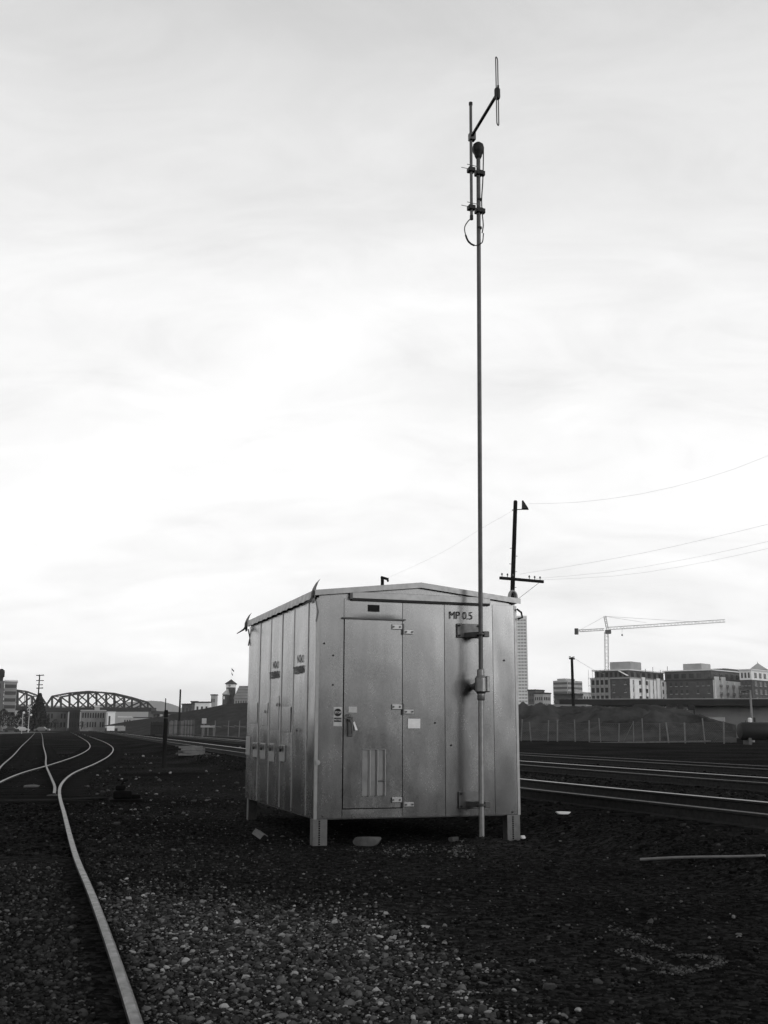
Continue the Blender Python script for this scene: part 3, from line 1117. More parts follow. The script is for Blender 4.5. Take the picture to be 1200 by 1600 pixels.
def rock(name, px, py, sx, sy, sz, label, cat, m, rz=0.0, seed=1):
    p = G(px, py)
    V, Fc = ico(3)
    r = np.random.default_rng(seed)
    q = V.copy()
    for ax_ in np.eye(3):
        for sg in (-1, 1):
            n = ax_ * sg + r.normal(0, .16, 3)
            n /= np.linalg.norm(n)
            dd = q @ n - r.uniform(.62, .74)
            q -= np.outer(np.clip(dd, 0, None), n) * .93
    q += r.normal(0, .012, q.shape)
    q *= np.array([sx, sy, sz]) / .7
    mb = MB().add(q.tolist(), Fc.tolist())
    o = mb.build(name, m, None, smooth=True)
    o.location = (p[0], p[1], float(hz(p[0], p[1])) + sz * .8)
    o.rotation_euler = (0, 0, rz)
    return tag(o, label, cat)


rock('concrete_block', 575, 1322, .13, .09, .055, 'pale rounded concrete chunk under the shelter door', 'concrete chunk', STONE, .15, 3)
rock('stone', 709, 1316, .055, .04, .03, 'pale stone under the shelter left of the mast foot', 'stone', STONE, .5, 5)
rock('stone', 817, 1313, .03, .03, .02, 'small white stone against the right front leg', 'stone', WHITE, .1, 6)
rock('stone', 881, 1302, .085, .04, .018, 'flat white scrap of stone right of the shelter', 'stone', WHITE, -.2, 8)
rock('stone', 831, 1503, .017, .014, .012, 'small pale pebble alone on the dark dirt at lower right', 'stone', STONE, 0, 9)
rock('clod', 858, 1549, .035, .022, .014, 'dark broken clod near the bottom edge of the dirt', 'clod', mat('clod_dirt', .03, .95, 0, .4, 30, .004, 60), .3, 12)
rock('stone', 48, 1231, .16, .12, .035, 'flat pale slab lying between the turnout rails', 'stone', STONE, 0, 15)
rock('stone', 84, 1246, .13, .09, .035, 'pale slab beside the throw rod of the turnout', 'stone', STONE, .1, 16)
# curled scrap of paper by the left leg
p = G(404, 1312)
V = []
for i in range(6):
    for k in range(4):
        a, b = (i / 5 - .5) * .20, (k / 3 - .5) * .13
        V.append((a, b, .04 + .05 * (i / 5) + .03 * math.sin(i * .9) + .012 * k))
Fc = [(i * 4 + k, i * 4 + k + 1, i * 4 + k + 5, i * 4 + k + 4) for i in range(5) for k in range(3)]
o = MB().add(V, Fc).build('paper_scrap', mat('dirty_paper', .13, .8, 0, .3, 20), None)
so_ = o.modifiers.new('s', 'SOLIDIFY')
so_.thickness = .003
o.location = (p[0], p[1], float(hz(p[0], p[1])) - .01)
o.rotation_euler = (.25, 0, 1.2)
tag(o, 'curled pale scrap of card left of the near leg', 'scrap')
# long pale stick on the right
a, b = GT(1001, 1348), GT(1196, 1341)
pts = [a + (b - a) * t + np.array([0, 0, .03 + .006 * math.sin(t * 5)]) for t in np.linspace(0, 1, 12)]
o = MB().tube(pts, [.015 - .003 * t for t in np.linspace(0, 1, 12)], 8).build('metal_rod', mat('pale_rod', .16, .6, .2, .3, 12), None, smooth=True)
tag(o, 'long thin pale rod lying on the dirt at right', 'rod')
# faded arrow of whitened grit
MARK = mat('whitened_grit', .06, .95, 0, .4, 30, island=[(0, .015), (.5, .04), (1, .12)], spec=0)
strokes = [((950, 1449), (1000, 1464), 7), ((985, 1458), (1050, 1488), 5), ((962, 1482), (1010, 1498), 5), ((1000, 1494), (1062, 1516), 6), ((1020, 1516), (1066, 1522), 4), ((1055, 1520), (1136, 1508), 5),
           ((1058, 1497), (1128, 1502), 3), ((1030, 1510), (1075, 1512), 3)]
pp = []
for (x0, y0), (x1, y1), wdt in strokes:
    for _ in range(int(math.hypot(x1 - x0, y1 - y0) * 2.4)):
        t = random.random()
        q = G(x0 + (x1 - x0) * t + random.gauss(0, 2), y0 + (y1 - y0) * t + random.gauss(0, wdt * .42))
        pp.append(q[:2])
pp = np.array(pp)
stones('painted_arrow', pp, np.clip(rng.lognormal(math.log(.008), .35, len(pp)), .004, .018), 1, MARK, .2,
       'faded white arrow mark on the dark dirt at lower right', 'ground marking', kind='thing', zadd=.004)
# pale grit under the front edge of the shelter
pp = []
for (x0, y0), (x1, y1), wdt, n in (((600, 1332), (740, 1326), 5, 240), ((705, 1326), (742, 1334), 4, 160), ((540, 1330), (640, 1338), 4, 90)):
    for _ in range(n):
        t = random.random()
        pp.append(G(x0 + (x1 - x0) * t, y0 + (y1 - y0) * t + random.gauss(0, wdt))[:2])
pp = np.array(pp)
stones('pale_grit', pp, np.clip(rng.lognormal(math.log(.010), .4, len(pp)), .005, .03), 1, MARK, .2, 'thin scatter of pale grit along the shelter front', 'gravel', zadd=.004)
# pale litter left of the shelter
pp, sz_ = [], []
for _ in range(130):
    px, py = random.uniform(110, 400), 1172 + 110 * random.random()
    q = G(px, py)
    if q[0] > r1x(q[1]) + .4:
        pp.append(q[:2])
        sz_.append(random.uniform(.02, .07) * q[1] / 30)
stones('pale_litter', np.array(pp), np.array(sz_), 1, mat('litter', .1, .9, 0, .3, 20, island=[(0, .03), (.6, .08), (1, .3)]), .3, 'scattered pale litter on the ground left of the shelter', 'litter')
# switch machine by the turnout
p = G(196, 1252)
sw = thing('switch_stand', 'low dark switch machine beside the curving rail', 'switch machine', (p[0], p[1], 0), .3)
SOOT = mat('sooty_iron', .008, .9, 0, .4, 9, .004, 40, spec=.04)
MB().box(-.30, -.26, -.02, .30, .26, .05).build('base', SOOT, sw, bevel=.01)
MB().box(-.24, -.18, .05, .10, .16, .20).build('case', SOOT, sw, bevel=.035)
MB().box(-.20, -.12, .20, -.02, .08, .30).build('cap', SOOT, sw, bevel=.03)
MB().box(.10, -.10, .05, .27, .10, .13).build('gear_box', SOOT, sw, bevel=.02)
MB().tube([(-.10, -.02, .28), (-.06, -.03, .36), (.02, -.03, .39)], .022, 8).build('lever', SOOT, sw)

# stacked boards beyond
p = GT(299, 1180)
st = thing('board_stack', 'small pale stack of broken boards near the main tracks', 'boards', (p[0], p[1], float(hz(p[0], p[1]))), .2)
BRD = mat('pale_board', .14, .85, 0, .35, 5)
for k in range(7):
    z = .10 * (k // 2)
    MB().box(-.55 + .1 * (k % 3), -.5 + .36 * (k % 2) * 1.1, z, .45 + .12 * (k % 2), -.18 + .40 * (k % 2), z + .085).build('board', BRD, st)
MB().box(.5, -.2, 0, 1.0, .05, .06).build('board', BRD, st)
# short dark post in the open yard
p = G(256, 1197)
po = thing('wooden_post', 'short dark wooden post standing in the yard left of the shelter', 'post', (p[0], p[1], float(hz(p[0], p[1]))))
mb = MB()
lathe(mb, [(.085, -.1), (.08, .6), (.078, 1.3), (.074, 1.93), (.06, 1.98)], 12)
mb.build('shaft', WOODD, po, smooth=True)
MB().tube([(.08 * math.cos(q), .08 * math.sin(q), 1.7) for q in np.linspace(0, 2 * PI, 13)], .012, 6).build('wire_band', GALVD, po)


# ------------------------------------------------------------------ pole line and its wires
def utility_pole(px, ptop, Y, zb, r, label, arms=(), group=None, name='utility_pole', steps=False, lean=0.0):
    t = D(px, ptop, Y)
    base = np.array([t[0] - lean, t[1], zb])
    o = thing(name, label, 'utility pole', base, group=group)
    h = t[2] - zb
    MB().tube([(lean * q, 0, h * q) for q in (-.02, .3, .7, .995, 1)], [r, r * .97, r * .88, r * .8, r * .6], 12).build('pole', WOODD, o, smooth=True)
    for (pa, ya), (pb, yb), th in arms:
        a, b = D(pa[0], pa[1], ya) - base, D(pb[0], pb[1], yb) - base
        arm = MB().bar(a, b, th, th * 1.25).build('crossarm', WOODD, o)
        n = 8
        for k in list(range(3)) + list(range(n - 3, n)):
            q = a + (b - a) * (k + .4) / n
            ins = MB()
            lathe(ins, [(.02, 0), (.02, .09), (.05, .10), (.045, .16), (.03, .20)], 8, q + np.array([0, 0, th * .6]))
            ins.build('insulator', GALVD, arm)
    if steps:
        for k in range(12):
            xs_ = lean * (.45 + k * .42 / h)
            MB().tube([(xs_, 0, h * .45 + k * .42), (xs_ + (-.22 if k % 2 else .2), 0, h * .45 + k * .42 + .01)], .014, 6).build('step_peg', GALVD, o)
    return o, h, base


up, uh, ub = utility_pole(805.5, 782, 57, .25, .135, 'tall utility pole with lamp and crossarm rising behind the shelter roof', [(((781, 903), 56.6), ((849, 909), 57.6), .12)], steps=True, lean=.7)
a, b = D(843, 910, 57.5) - ub, D(808, 937, 57.1) - ub
MB().bar(a, b, .02, .02).build('arm_brace', GALVD, up)
a, b = D(800, 797, 57) - ub, D(826, 796, 56.6) - ub
MB().tube([a, (a + b) / 2 + np.array([0, 0, .02]), b], .025, 8).build('lamp_arm', GALVD, up)
mb = MB()
c = D(817, 789, 56.7) - ub
V = [(c[0] - .05, c[1], c[2] + .24), (c[0] - .05, c[1] - .18, c[2] - .22), (c[0] + .28, c[1] - .1, c[2] - .20), (c[0] + .28, c[1] + .1, c[2] - .20), (c[0] - .05, c[1] + .18, c[2] - .22), (c[0] + .02, c[1], c[2] + .26)]
mb.add(V, [(0, 1, 2, 5), (5, 2, 3), (0, 5, 3, 4), (1, 4, 3, 2), (0, 4, 1)])
mb.build('lamp_shade', BLACK, up)
up2, _, ub2 = utility_pole(597.5, 902, 88, .25, .17, 'utility pole whose top just clears the middle of the shelter roof')
a, b = D(596, 902, 88) - ub2, D(606, 905, 87.5) - ub2
MB().bar(a, b, .18, .2).build('bracket', WOODD, up2)
lathe(MB(), [(.05, -.22), (.10, -.12), (.06, 0)], 8, b).build('insulator', BLACK, up2)
WIRE = mat('weathered_wire', .4, .6, .3, .1, 5)


def wire(pts, label, r=.011):
    P = spline([D(*p) for p in pts], 2.0)
    o = MB().tube(P, r, 5, cap=False).build('overhead_wire', WIRE, None, smooth=True)
    return tag(o, label, 'wire', 'overhead wires')


wire([(803, 797, 57), (755, 824, 64), (700, 858, 72), (650, 883, 80), (606, 903, 87.5)], 'overhead wire sloping down leftwards to the pole top behind the roof', .0045)
wire([(826, 787, 56.6), (900, 785, 53), (1000, 772, 49), (1100, 748, 45), (1200, 712, 41), (1320, 650, 37)], 'highest overhead wire, curving up to the right from the lamp', .0045)
wire([(812, 897, 57), (900, 883, 54), (1000, 865, 50), (1100, 843, 46), (1200, 819, 42), (1320, 786, 38)], 'second highest overhead wire, running right from the crossarm', .0045)
wire([(836, 904, 57.3), (950, 894, 53), (1060, 876, 49), (1200, 846, 43), (1320, 815, 39)], 'upper of the two low overhead wires at right', .004)
wire([(846, 906, 57.5), (960, 900, 53), (1060, 886, 49), (1200, 857, 43), (1320, 828, 39)], 'lowest overhead wire at right', .004)

# ------------------------------------------------------------------ terrain banks
def bank(name, crest, foot, label, m, amp=.25, back=60, drop=.0, nx=240, nt=54):
    """crest / foot: lists of world points (x, y, z), left to right"""
    cA, fA = np.array(crest), np.array(foot)
    tx = np.linspace(0, 1, nx)
    ip = lambda Aq: np.stack([np.interp(tx, np.linspace(0, 1, len(Aq)), Aq[:, i]) for i in range(3)], 1)
    Cc, Ff = ip(cA), ip(fA)
    V, Fc = [], []
    rows = nt + 3
    for j in range(rows):
        for i in range(nx):
            if j <= nt:
                t = j / nt
                p = Ff[i] * (1 - t) + Cc[i] * t
                prof = t ** .85 if t < 1 else 1
                z = Ff[i][2] + (Cc[i][2] - Ff[i][2]) * (prof * (1 + .10 * math.sin(t * PI)))
                e = math.sin(min(t, 1) * PI) ** .6 if 0 < t < 1 else 0
                q = Vector((p[0] * .22, p[1] * .22, 3.1))
                z += amp * e * (mnoise.noise(q) * 1.1 + .5 * mnoise.noise(q * 2.9) + .24 * mnoise.noise(q * 7) + .06 * mnoise.noise(q * 15) + .35 * abs(mnoise.noise(Vector((p[0] * .5 + p[1] * .9, p[1] * .12, 8))))) + (amp * .35 * mnoise.noise(Vector((p[0] * .35, 1, 0))) if t == 1 else 0)
                V.append((p[0], p[1], z))
            else:
                p = Cc[i]
                V.append((p[0] * (1 + (j - nt) * back / 200 / 1.5), p[1] + (j - nt) * back / 2, p[2] - .3 * (j - nt) * drop))
    for j in range(rows - 1):
        for i in range(nx - 1):
            Fc.append((j * nx + i, j * nx + i + 1, (j + 1) * nx + i + 1, (j + 1) * nx + i))
    o = MB().add(V, Fc).build(name, m, None, smooth=False)
    o.data.polygons.foreach_set('use_smooth', [True] * len(o.data.polygons))
    o['kind'] = 'structure'
    o['label'] = label
    return o


EARTH = mat('rough_earth', .05, .95, 0, .7, .3, .32, 1.2, spec=0)
GRASSD = mat('mown_grass_bank', .05, .95, 0, .3, .6, .12, 3.0, spec=0)
cr_ = [D(x, y, Y) for x, y, Y in ((640, 1098, 140), (760, 1101, 136), (815, 1105, 133), (880, 1103, 131), (940, 1104, 128), (1000, 1105, 126), (1050, 1106, 124), (1090, 1117, 118), (1150, 1135, 112))]
ft_ = [np.array([*D(x, 1140, Y)[:2], .22]) for x, Y in ((640, 112), (760, 111), (815, 109), (880, 107), (940, 105), (1000, 103), (1050, 100), (1090, 99), (1150, 97))]
bank('embankment', cr_, ft_, 'rough dark earth embankment behind the wire fence at right', EARTH, 1.3, back=50)
cr_ = [D(x, y, Y) for x, y, Y in ((196, 1134, 215), (240, 1122, 205), (285, 1113, 195), (320, 1107, 190), (350, 1101, 186), (383, 1098, 182), (470, 1097, 175), (640, 1097, 165))]
ft_ = [np.array([*D(x, 1140, Y)[:2], .22]) for x, Y in ((196, 175), (240, 165), (285, 155), (320, 148), (350, 145), (383, 142), (470, 138), (640, 125))]
bank('grass_bank', cr_, ft_, 'smooth grassy bank rising behind the tracks left of the shelter', GRASSD, .35, back=60)

V, Fc = [], []  # unseen bank, added to give the aluminium walls a dark horizon to reflect
for i, x in enumerate(np.linspace(-260, 260, 90)):
    zc2 = 8.6 + 1.6 * mnoise.noise(Vector((x * .03, 7, 0))) + .8 * mnoise.noise(Vector((x * .15, 3, 0)))
    V += [(x, -58, -.2), (x, -66, zc2 * .6), (x, -74, zc2), (x, -110, zc2), (x, -125, -.2)]
for i in range(89):
    for k_ in range(4):
        a = i * 5 + k_
        Fc.append((a, a + 1, a + 6, a + 5))
o = MB().add(V, Fc).build('unseen_reflected_bank', EARTH, None)
o['kind'] = 'structure'
o['label'] = 'unseen dark bank added behind the viewer for the shelter walls to reflect'

# pale road edge on top of the right embankment
a, b = D(640, 1099, 150), D(920, 1100, 141)
o = MB().bar(a + np.array([0, 0, -.9]), b + np.array([0, 0, -.9]), 4.0, 1.6).build('road_kerb', mat('pale_kerb', .25, .8, 0, .2, .5), None)
o['kind'] = 'structure'
o['label'] = 'pale road edge along the embankment top'

# ------------------------------------------------------------------ wire fence at right
FP = [D(x, 1140, Y)[:2] for x, Y in ((640, 104), (760, 103), (815, 101.8), (900, 98), (1000, 94), (1080, 90), (1145, 87))]
fl = spline(FP, .5)
fx = thing('wire_fence', 'long sagging wire fence with leaning posts below the embankment', 'fence', (*fl[0], .25))
S = np.concatenate([[0], np.cumsum(np.linalg.norm(np.diff(fl, axis=0), axis=1))])
FPOST = mat('grey_fence_post', .17, .7, .2, .3, 4)
FWIRE = mat('dull_fence_wire', .11, .7, .3, .3, 2)
base = np.array([*fl[0], .25])


def fpt(d, z):
    return np.array([np.interp(d, S, fl[:, 0]), np.interp(d, S, fl[:, 1]), z + .25]) - base


d = .5
while d < S[-1] - .5:
    le = random.gauss(0, .06)
    hh_ = random.uniform(1.55, 2.1)
    a, b = fpt(d, -.1), fpt(d + le * 2, hh_)
    MB().tube([a, b], random.choice((.04, .05, .065)), 6).build('post', FPOST, fx)
    if random.random() < .22:
        MB().tube([fpt(d + random.choice((-1, 1)) * 1.0, 0), fpt(d, hh_ * .92)], .028, 6).build('stay', FPOST, fx)
    d += random.uniform(.8, 1.9)
for z in (.12, 1.0, 1.62):
    MB().tube([fpt(q, z + .05 * math.sin(q * 1.7 + z)) for q in np.arange(0, S[-1], .9)], .011, 4, cap=False).build('strand', FWIRE, fx)
mm = MB()
for q in np.arange(0, S[-1] - 1.8, .20):
    mm.tube([fpt(q, .05), fpt(q + 1.55, 1.6)], .006, 3, cap=False)
    mm.tube([fpt(q + 1.55, .05), fpt(q, 1.6)], .006, 3, cap=False)
o = mm.build('wire_mesh', FWIRE, fx)
o['kind'] = 'stuff'
# pale plank line at its foot
tag(MB().bar(D(920, 1161, 93), D(1110, 1158, 88.5), .25, .12).build('curb_timber', BRD, None), 'long pale timber lying along the foot of the wire fence', 'timber')

# horizontal tank by the fence end
p = D(1185, 1150, 84)
tk = thing('storage_tank', 'black horizontal tank on cradles at the right edge by the fence', 'tank', (p[0], p[1], .25), .12)
tb = MB()
lathe(tb, [(.2, -1.55), (.55, -1.48), (.68, -1.3), (.68, 2.6), (.55, 2.8), (.2, 2.86)], 20, (0, 0, 1.0), 'X')
tb.build('vessel', BLACK, tk, smooth=True)
for x in (-.9, 1.8):
    MB().box(x - .12, -.5, -.05, x + .12, .5, .5).build('cradle', GALVD, tk)
lathe(MB(), [(.14, 0), (.15, .28), (.08, .36)], 10, (-.6, 0, 1.64)).build('white_cap', WHITE, tk)
MB().tube([(-1.0, -.2, .3), (-1.05, -.25, 1.8)], .04, 8).build('vent_pipe', GALVD, tk)
# pale yard lamp
p = D(1172, 1078, 100)
lp = thing('lamp_post', 'pale lamp post with a drooping head at the right edge', 'lamp post', (p[0], p[1], .25))
lathe(MB(), [(.14, -.1), (.11, 1.5), (.09, p[2] - .25)], 10).build('shaft', mat('pale_shaft', .25, .7, .2, .3, 3), lp, smooth=True)
MB().tube([(0, 0, p[2] - .45), (-.25, -.05, p[2] - .25), (-.5, -.1, p[2] - .3)], .05, 8).build('arm', GALVD, lp)
MB().box(-.8, -.25, p[2] - .42, -.4, .1, p[2] - .25).build('head', GALVD, lp, bevel=.04)


# ------------------------------------------------------------------ buildings
def hline(px):
    d = ray(px, 1138)
    return d[0] / d[1]


class Block:
    """a box house standing on its corner: left face turned from the light, right face towards it"""

    def __init__(s, name, label, xl, xc, xr, Y, th, zb, cat='building', group=None):
        c = D(xc, 1138, Y)
        s.c = np.array([c[0], c[1]])
        s.e1 = np.array([-math.cos(th), math.sin(th)])
        s.e2 = np.array([math.sin(th), math.cos(th)])
        s.l1 = s.solve(s.e1, xl)
        s.l2 = s.solve(s.e2, xr)
        s.zb = zb
        s.o = thing(name, label, cat, (c[0], c[1], zb), 0, group)

    def solve(s, e, px):
        k = hline(px)
        return -(s.c[0] - k * s.c[1]) / (e[0] - k * e[1])

    def P(s, a, b, z):          # a along left face, b along right face, local to the thing
        q = s.e1 * a + s.e2 * b
        return (q[0], q[1], z)

    def box(s, a0, a1, b0, b1, z0, z1, name, m, parent=None, bevel=0.0):
        V = [s.P(a0, b0, z0), s.P(a1, b0, z0), s.P(a1, b1, z0), s.P(a0, b1, z0), s.P(a0, b0, z1), s.P(a1, b0, z1), s.P(a1, b1, z1), s.P(a0, b1, z1)]
        return MB().add(V, [(0, 1, 2, 3), (4, 7, 6, 5), (0, 4, 5, 1), (1, 5, 6, 2), (2, 6, 7, 3), (3, 7, 4, 0)]).build(name, m, parent or s.o)

    def hpx(s, py):             # height above base for an image row at the near corner
        return D(600 + FPX * s.c[0] / s.c[1] * 1.0, py, s.c[1])[2] - s.zb

    def windows(s, face, n, rows, z0, fh, wf=.55, hf=.6, m=None, lo=.04, hi=.96, frame=None, sill=None, skip=0.0, deep=.12, b_off=0.0, depth_off=0.0):
        Lf = s.l1 if face == 1 else s.l2
        pitch = (hi - lo) * Lf / n
        first = None
        for r in range(rows):
            for k in range(n):
                if skip and random.random() < skip:
                    continue
                a0 = lo * Lf + (k + .5 - wf / 2) * pitch
                a1 = a0 + wf * pitch
                zz = z0 + r * fh
                zt = zz + hf * fh
                e = -depth_off
                if face == 1:
                    wn = s.box(a0, a1, e - deep, e - .01, zz, zt, 'window', m)
                    if sill:
                        s.box(a0 - .1, a1 + .1, e - deep - .15, e - .011, zz - .28, zz - .02, 'sill', sill, wn)
                else:
                    wn = s.box(e - deep, e - .01, a0, a1, zz, zt, 'window', m)
                    if sill:
                        s.box(e - deep - .15, e - .011, a0 - .1, a1 + .1, zz - .28, zz - .02, 'sill', sill, wn)


BRICK = mat('dark_brick', .075, .9, 0, .25, .4)
BRICK2 = mat('mid_brick', .10, .9, 0, .25, .4)
CONC = mat('raw_concrete', .38, .85, 0, .2, .3)
CREAM = mat('pale_render_and_sunlit_side', .85, .8, 0, .12, .3)  # pale render; also paints sunlight onto the apartment side faces
WGLASS = mat('window_glass', .035, .15, 0, .3, .2, spec=.5)
WDARK = mat('open_window_dark', .015, .8, 0, .3, .3)
ROOFL = mat('pale_roof_sheet', .75, .7, 0, .1, .2)
ROOFD = mat('dark_roof', .03, .9, 0, .3, .2)

# warehouse with a long dark canopy
wa = thing('warehouse', 'long low grey warehouse with a wide dark canopy at right', 'warehouse', (0, 0, .25))
a, b = D(1085, 1100, 151), D(1290, 1100, 140.5)
zt = a[2] - .25
for (p, q, z0, z1, nm, m, off) in ((a, b, 0, zt, 'wall', mat('grey_block_wall', .30, .9, 0, .2, .4), 0.0),):
    V = []
    dn = np.array([-(q - p)[1], (q - p)[0]])
    dn /= np.linalg.norm(dn)
    for pt in (p[:2], q[:2], q[:2] + dn * 20, p[:2] + dn * 20):
        V.append((pt[0], pt[1], z0))
    V += [(x, y, z1) for x, y, _ in V]
    MB().add(V, [(0, 3, 2, 1), (4, 5, 6, 7), (0, 1, 5, 4), (1, 2, 6, 5), (2, 3, 7, 6), (3, 0, 4, 7)]).build(nm, m, wa)
c0, c1 = D(907, 1097, 158), D(1290, 1097, 138)
MB().bar((c0[0], c0[1] + 6, c0[2] - .25), (c1[0], c1[1] + 6, c1[2] - .25), 9.0, .86).build('canopy', ROOFD, wa)
MB().bar((c0[0] - .05, c0[1] + 1.45, c0[2] - .25 + .46), (c1[0], c1[1] + 1.45, c1[2] - .25 + .46), .3, .10).build('canopy_edge', CONC, wa)
for x in (1046, 1063, 1080):
    q = D(x, 1106, 147)
    MB().box(q[0] - .35, q[1] - .3, q[2] - .5, q[0] + .35, q[1] + .3, q[2] + .2).build('hanging_vent', BLACK, wa)
for x0, x1, m in ((1088, 1132, CONC), (1145, 1180, GALVD), (1193, 1230, GALVD)):
    q0, q1 = D(x0, 1118, 148.5), D(x1, 1118, 146.0)
    for pq in (q0, q1):
        pq[2] = 0
    MB().bar((q0[0], q0[1], 1.4), (q1[0], q1[1], 1.4), .25, 2.6).build('bay_door', m, wa)
for x in (1085, 1184):
    q = D(x, 1116, 146.5)
    MB().tube([(q[0], q[1], 0), (q[0], q[1], zt - .5)], .12, 8).build('downpipe', BLACK, wa)

# apartment house under construction (left of the two big blocks)
ap = Block('apartment_house', 'unfinished apartment block with open floors and scaffolding under the crane', 926, 987, 1046, 470, R_(40), -2)
Hm, Hu = ap.hpx(1060), ap.hpx(1047)
ap.box(0, ap.l1, 0, ap.l2, 0, Hm, 'wall', BRICK)
ap.box(-.35, ap.l1 + .35, -.35, ap.l2, Hm, Hm + .5, 'cornice', CONC)
ap.box(1.2, ap.l1 - 1.2, 1.2, ap.l2 - 1, Hm + .5, Hu, 'upper_storey', BRICK2)
ap.box(.3, ap.l1 - .3, .3, ap.l2 - .3, Hu, Hu + .5, 'roof', ROOFL)
ap.box(.05, ap.l1 * .62, 0, 9, Hu + .5, ap.hpx(1034), 'penthouse', CREAM) if False else ap.box(ap.l1 * .02, ap.l1 * .55, 2, 12, Hu + .5, ap.hpx(1033), 'penthouse', CONC)
fh = 3.35
zz0 = Hm - fh * 4 + .9
ap.box(ap.l1 * .50, ap.l1 + .05, -.55, -.02, 0, Hm - .01, 'concrete_bay', CONC)
ap.windows(1, 4, 4, zz0, fh, .62, .62, WDARK, .52, .99, depth_off=.56)
ap.windows(1, 3, 4, zz0, fh, .34, .5, WGLASS, .04, .48, sill=CONC, skip=.25)
ap.windows(1, 7, 1, Hm + .9, fh, .5, .6, WDARK, .08, .92, depth_off=-1.2)
ap.box(-.08, -.005, 0, ap.l2, 0, Hm - .02, 'sunlit_side_skin', CREAM)  # pale skin over the brick paints this face as sunlit
ap.windows(2, 6, 4, zz0, fh, .45, .55, WGLASS, .03, .97, sill=CREAM, depth_off=.09)
ap.windows(2, 6, 1, Hm + .9, fh, .5, .6, WGLASS, .06, .94, depth_off=-1.2)
for k in range(5):
    ap.box(-.8, -.3, ap.l2 * (.08 + .2 * k), ap.l2 * (.16 + .2 * k), 0, Hm - .3 + (1.2 if k % 2 else 0), 'pier', CREAM)
# scaffolding on the left part
for r in range(5):
    MB().bar(ap.P(ap.l1 * .5, -1.2, zz0 + r * fh - .3), ap.P(ap.l1 + .8, -1.2, zz0 + r * fh - .3), .5, .12).build('scaffold_deck', CONC, ap.o)
for k in range(6):
    a_ = ap.l1 * (.5 + .104 * k)
    MB().tube([ap.P(a_, -1.4, 0), ap.P(a_, -1.4, Hu + .6)], .07, 5).build('scaffold_pole', GALVD, ap.o)
for k in range(4):
    b_ = ap.l2 * (.35 + .2 * k)
    MB().tube([ap.P(-1.2, b_, 0), ap.P(-1.2, b_, Hu + random.uniform(1, 3.5))], .12, 5).build('scaffold_pole', GALVD, ap.o)
MB().bar(ap.P(ap.l1 * .25, -.5, Hu - .2), ap.P(ap.l1 * .02, -1, Hm + 1.2), 1.6, .15).build('loose_sheet', CREAM, ap.o)

ap = Block('apartment_house', 'finished brick apartment block with sunlit bays, in the middle at right', 1037, 1118, 1167, 480, R_(42), -2)
Hm, Hu = ap.hpx(1062), ap.hpx(1047)
ap.box(0, ap.l1, 0, ap.l2, 0, Hm, 'wall', BRICK)
ap.box(-.35, ap.l1 + .35, -.35, ap.l2, Hm, Hm + .5, 'cornice', ROOFD)
ap.box(1.0, ap.l1 - 1.2, 1.0, ap.l2 - 1, Hm + .5, Hu, 'upper_storey', BRICK2)
ap.box(.2, ap.l1 - .3, .2, ap.l2 - .3, Hu, Hu + .45, 'roof', ROOFL)
ap.box(ap.l1 * .26, ap.l1 * .62, 3, 12, Hu + .45, ap.hpx(1035), 'penthouse', CONC)
ap.box(ap.l1 * .02, ap.l1 * .3, ap.l2 * .45, ap.l2 * .95, Hu + .45, ap.hpx(1042), 'plant_room', BRICK2)
zz0 = Hm - fh * 4 + .9
ap.windows(1, 9, 4, zz0, fh, .36, .5, WGLASS, .03, .97, sill=CONC, skip=.3)
ap.windows(1, 6, 1, Hm + 1.0, fh, .62, .6, WGLASS, .06, .94, depth_off=-1.0)
ap.box(-.08, -.005, 0, ap.l2, 0, Hm - .02, 'sunlit_side_skin', CREAM)  # sunlight on this face put into the colour of a pale skin
ap.windows(2, 5, 4, zz0, fh, .45, .55, WGLASS, .03, .97, sill=CREAM, depth_off=.09)
ap.windows(2, 5, 1, Hm + 1.0, fh, .5, .6, WGLASS, .06, .94, depth_off=-1.0)
for k in range(5):
    ap.box(-1.0, -.3, ap.l2 * (.02 + .2 * k), ap.l2 * (.13 + .2 * k), 0, Hm + (1.4 if k < 2 else -.4), 'bay', CREAM)
for k in range(4):
    for r in range(4):
        ap.box(-1.3, -.02, ap.l2 * (.14 + .2 * k), ap.l2 * (.21 + .2 * k), zz0 + r * fh - .5, zz0 + r * fh + .5, 'balcony', CONC)

ap = Block('apartment_house', 'brick apartment block with a white top floor cut by the right edge', 1161, 1179, 1290, 470, R_(42), -2)
Hm, Hu = ap.hpx(1062), ap.hpx(1047)
ap.box(0, ap.l1, 0, ap.l2, 0, Hm, 'wall', BRICK)
ap.box(-.1, ap.l1 + .1, -.1, ap.l2, Hm, Hu, 'upper_storey', CREAM)
ap.box(-.6, ap.l1 + .5, -.6, ap.l2, Hu, Hu + .5, 'roof', ROOFL)
zz0 = Hm - fh * 4 + .9
ap.windows(1, 3, 4, zz0, fh, .5, .55, WGLASS, .05, .95, sill=CONC)
ap.windows(1, 3, 1, Hm + .8, 3.8, .5, .6, WGLASS, .05, .95, depth_off=.1)
ap.windows(2, 16, 4, zz0, fh, .45, .55, WGLASS, .02, .98, sill=CONC)
ap.windows(2, 16, 1, Hm + .8, 3.8, .5, .6, WGLASS, .02, .98, depth_off=.1)
p = D(1184, 1040, 505)
rt = thing('roof_lantern', 'pale pyramid roof peak showing above the right hand block', 'roof', (p[0], p[1], 0))
q = p[2]
mb = MB()
mb.add([(-3.4, -3.4, q - 2), (3.4, -3.4, q - 2), (3.4, 3.4, q - 2), (-3.4, 3.4, q - 2), (0, 0, q + 1.2)], [(0, 1, 4), (1, 2, 4), (2, 3, 4), (3, 0, 4), (3, 2, 1, 0)])
mb.build('pyramid', CONC, rt)
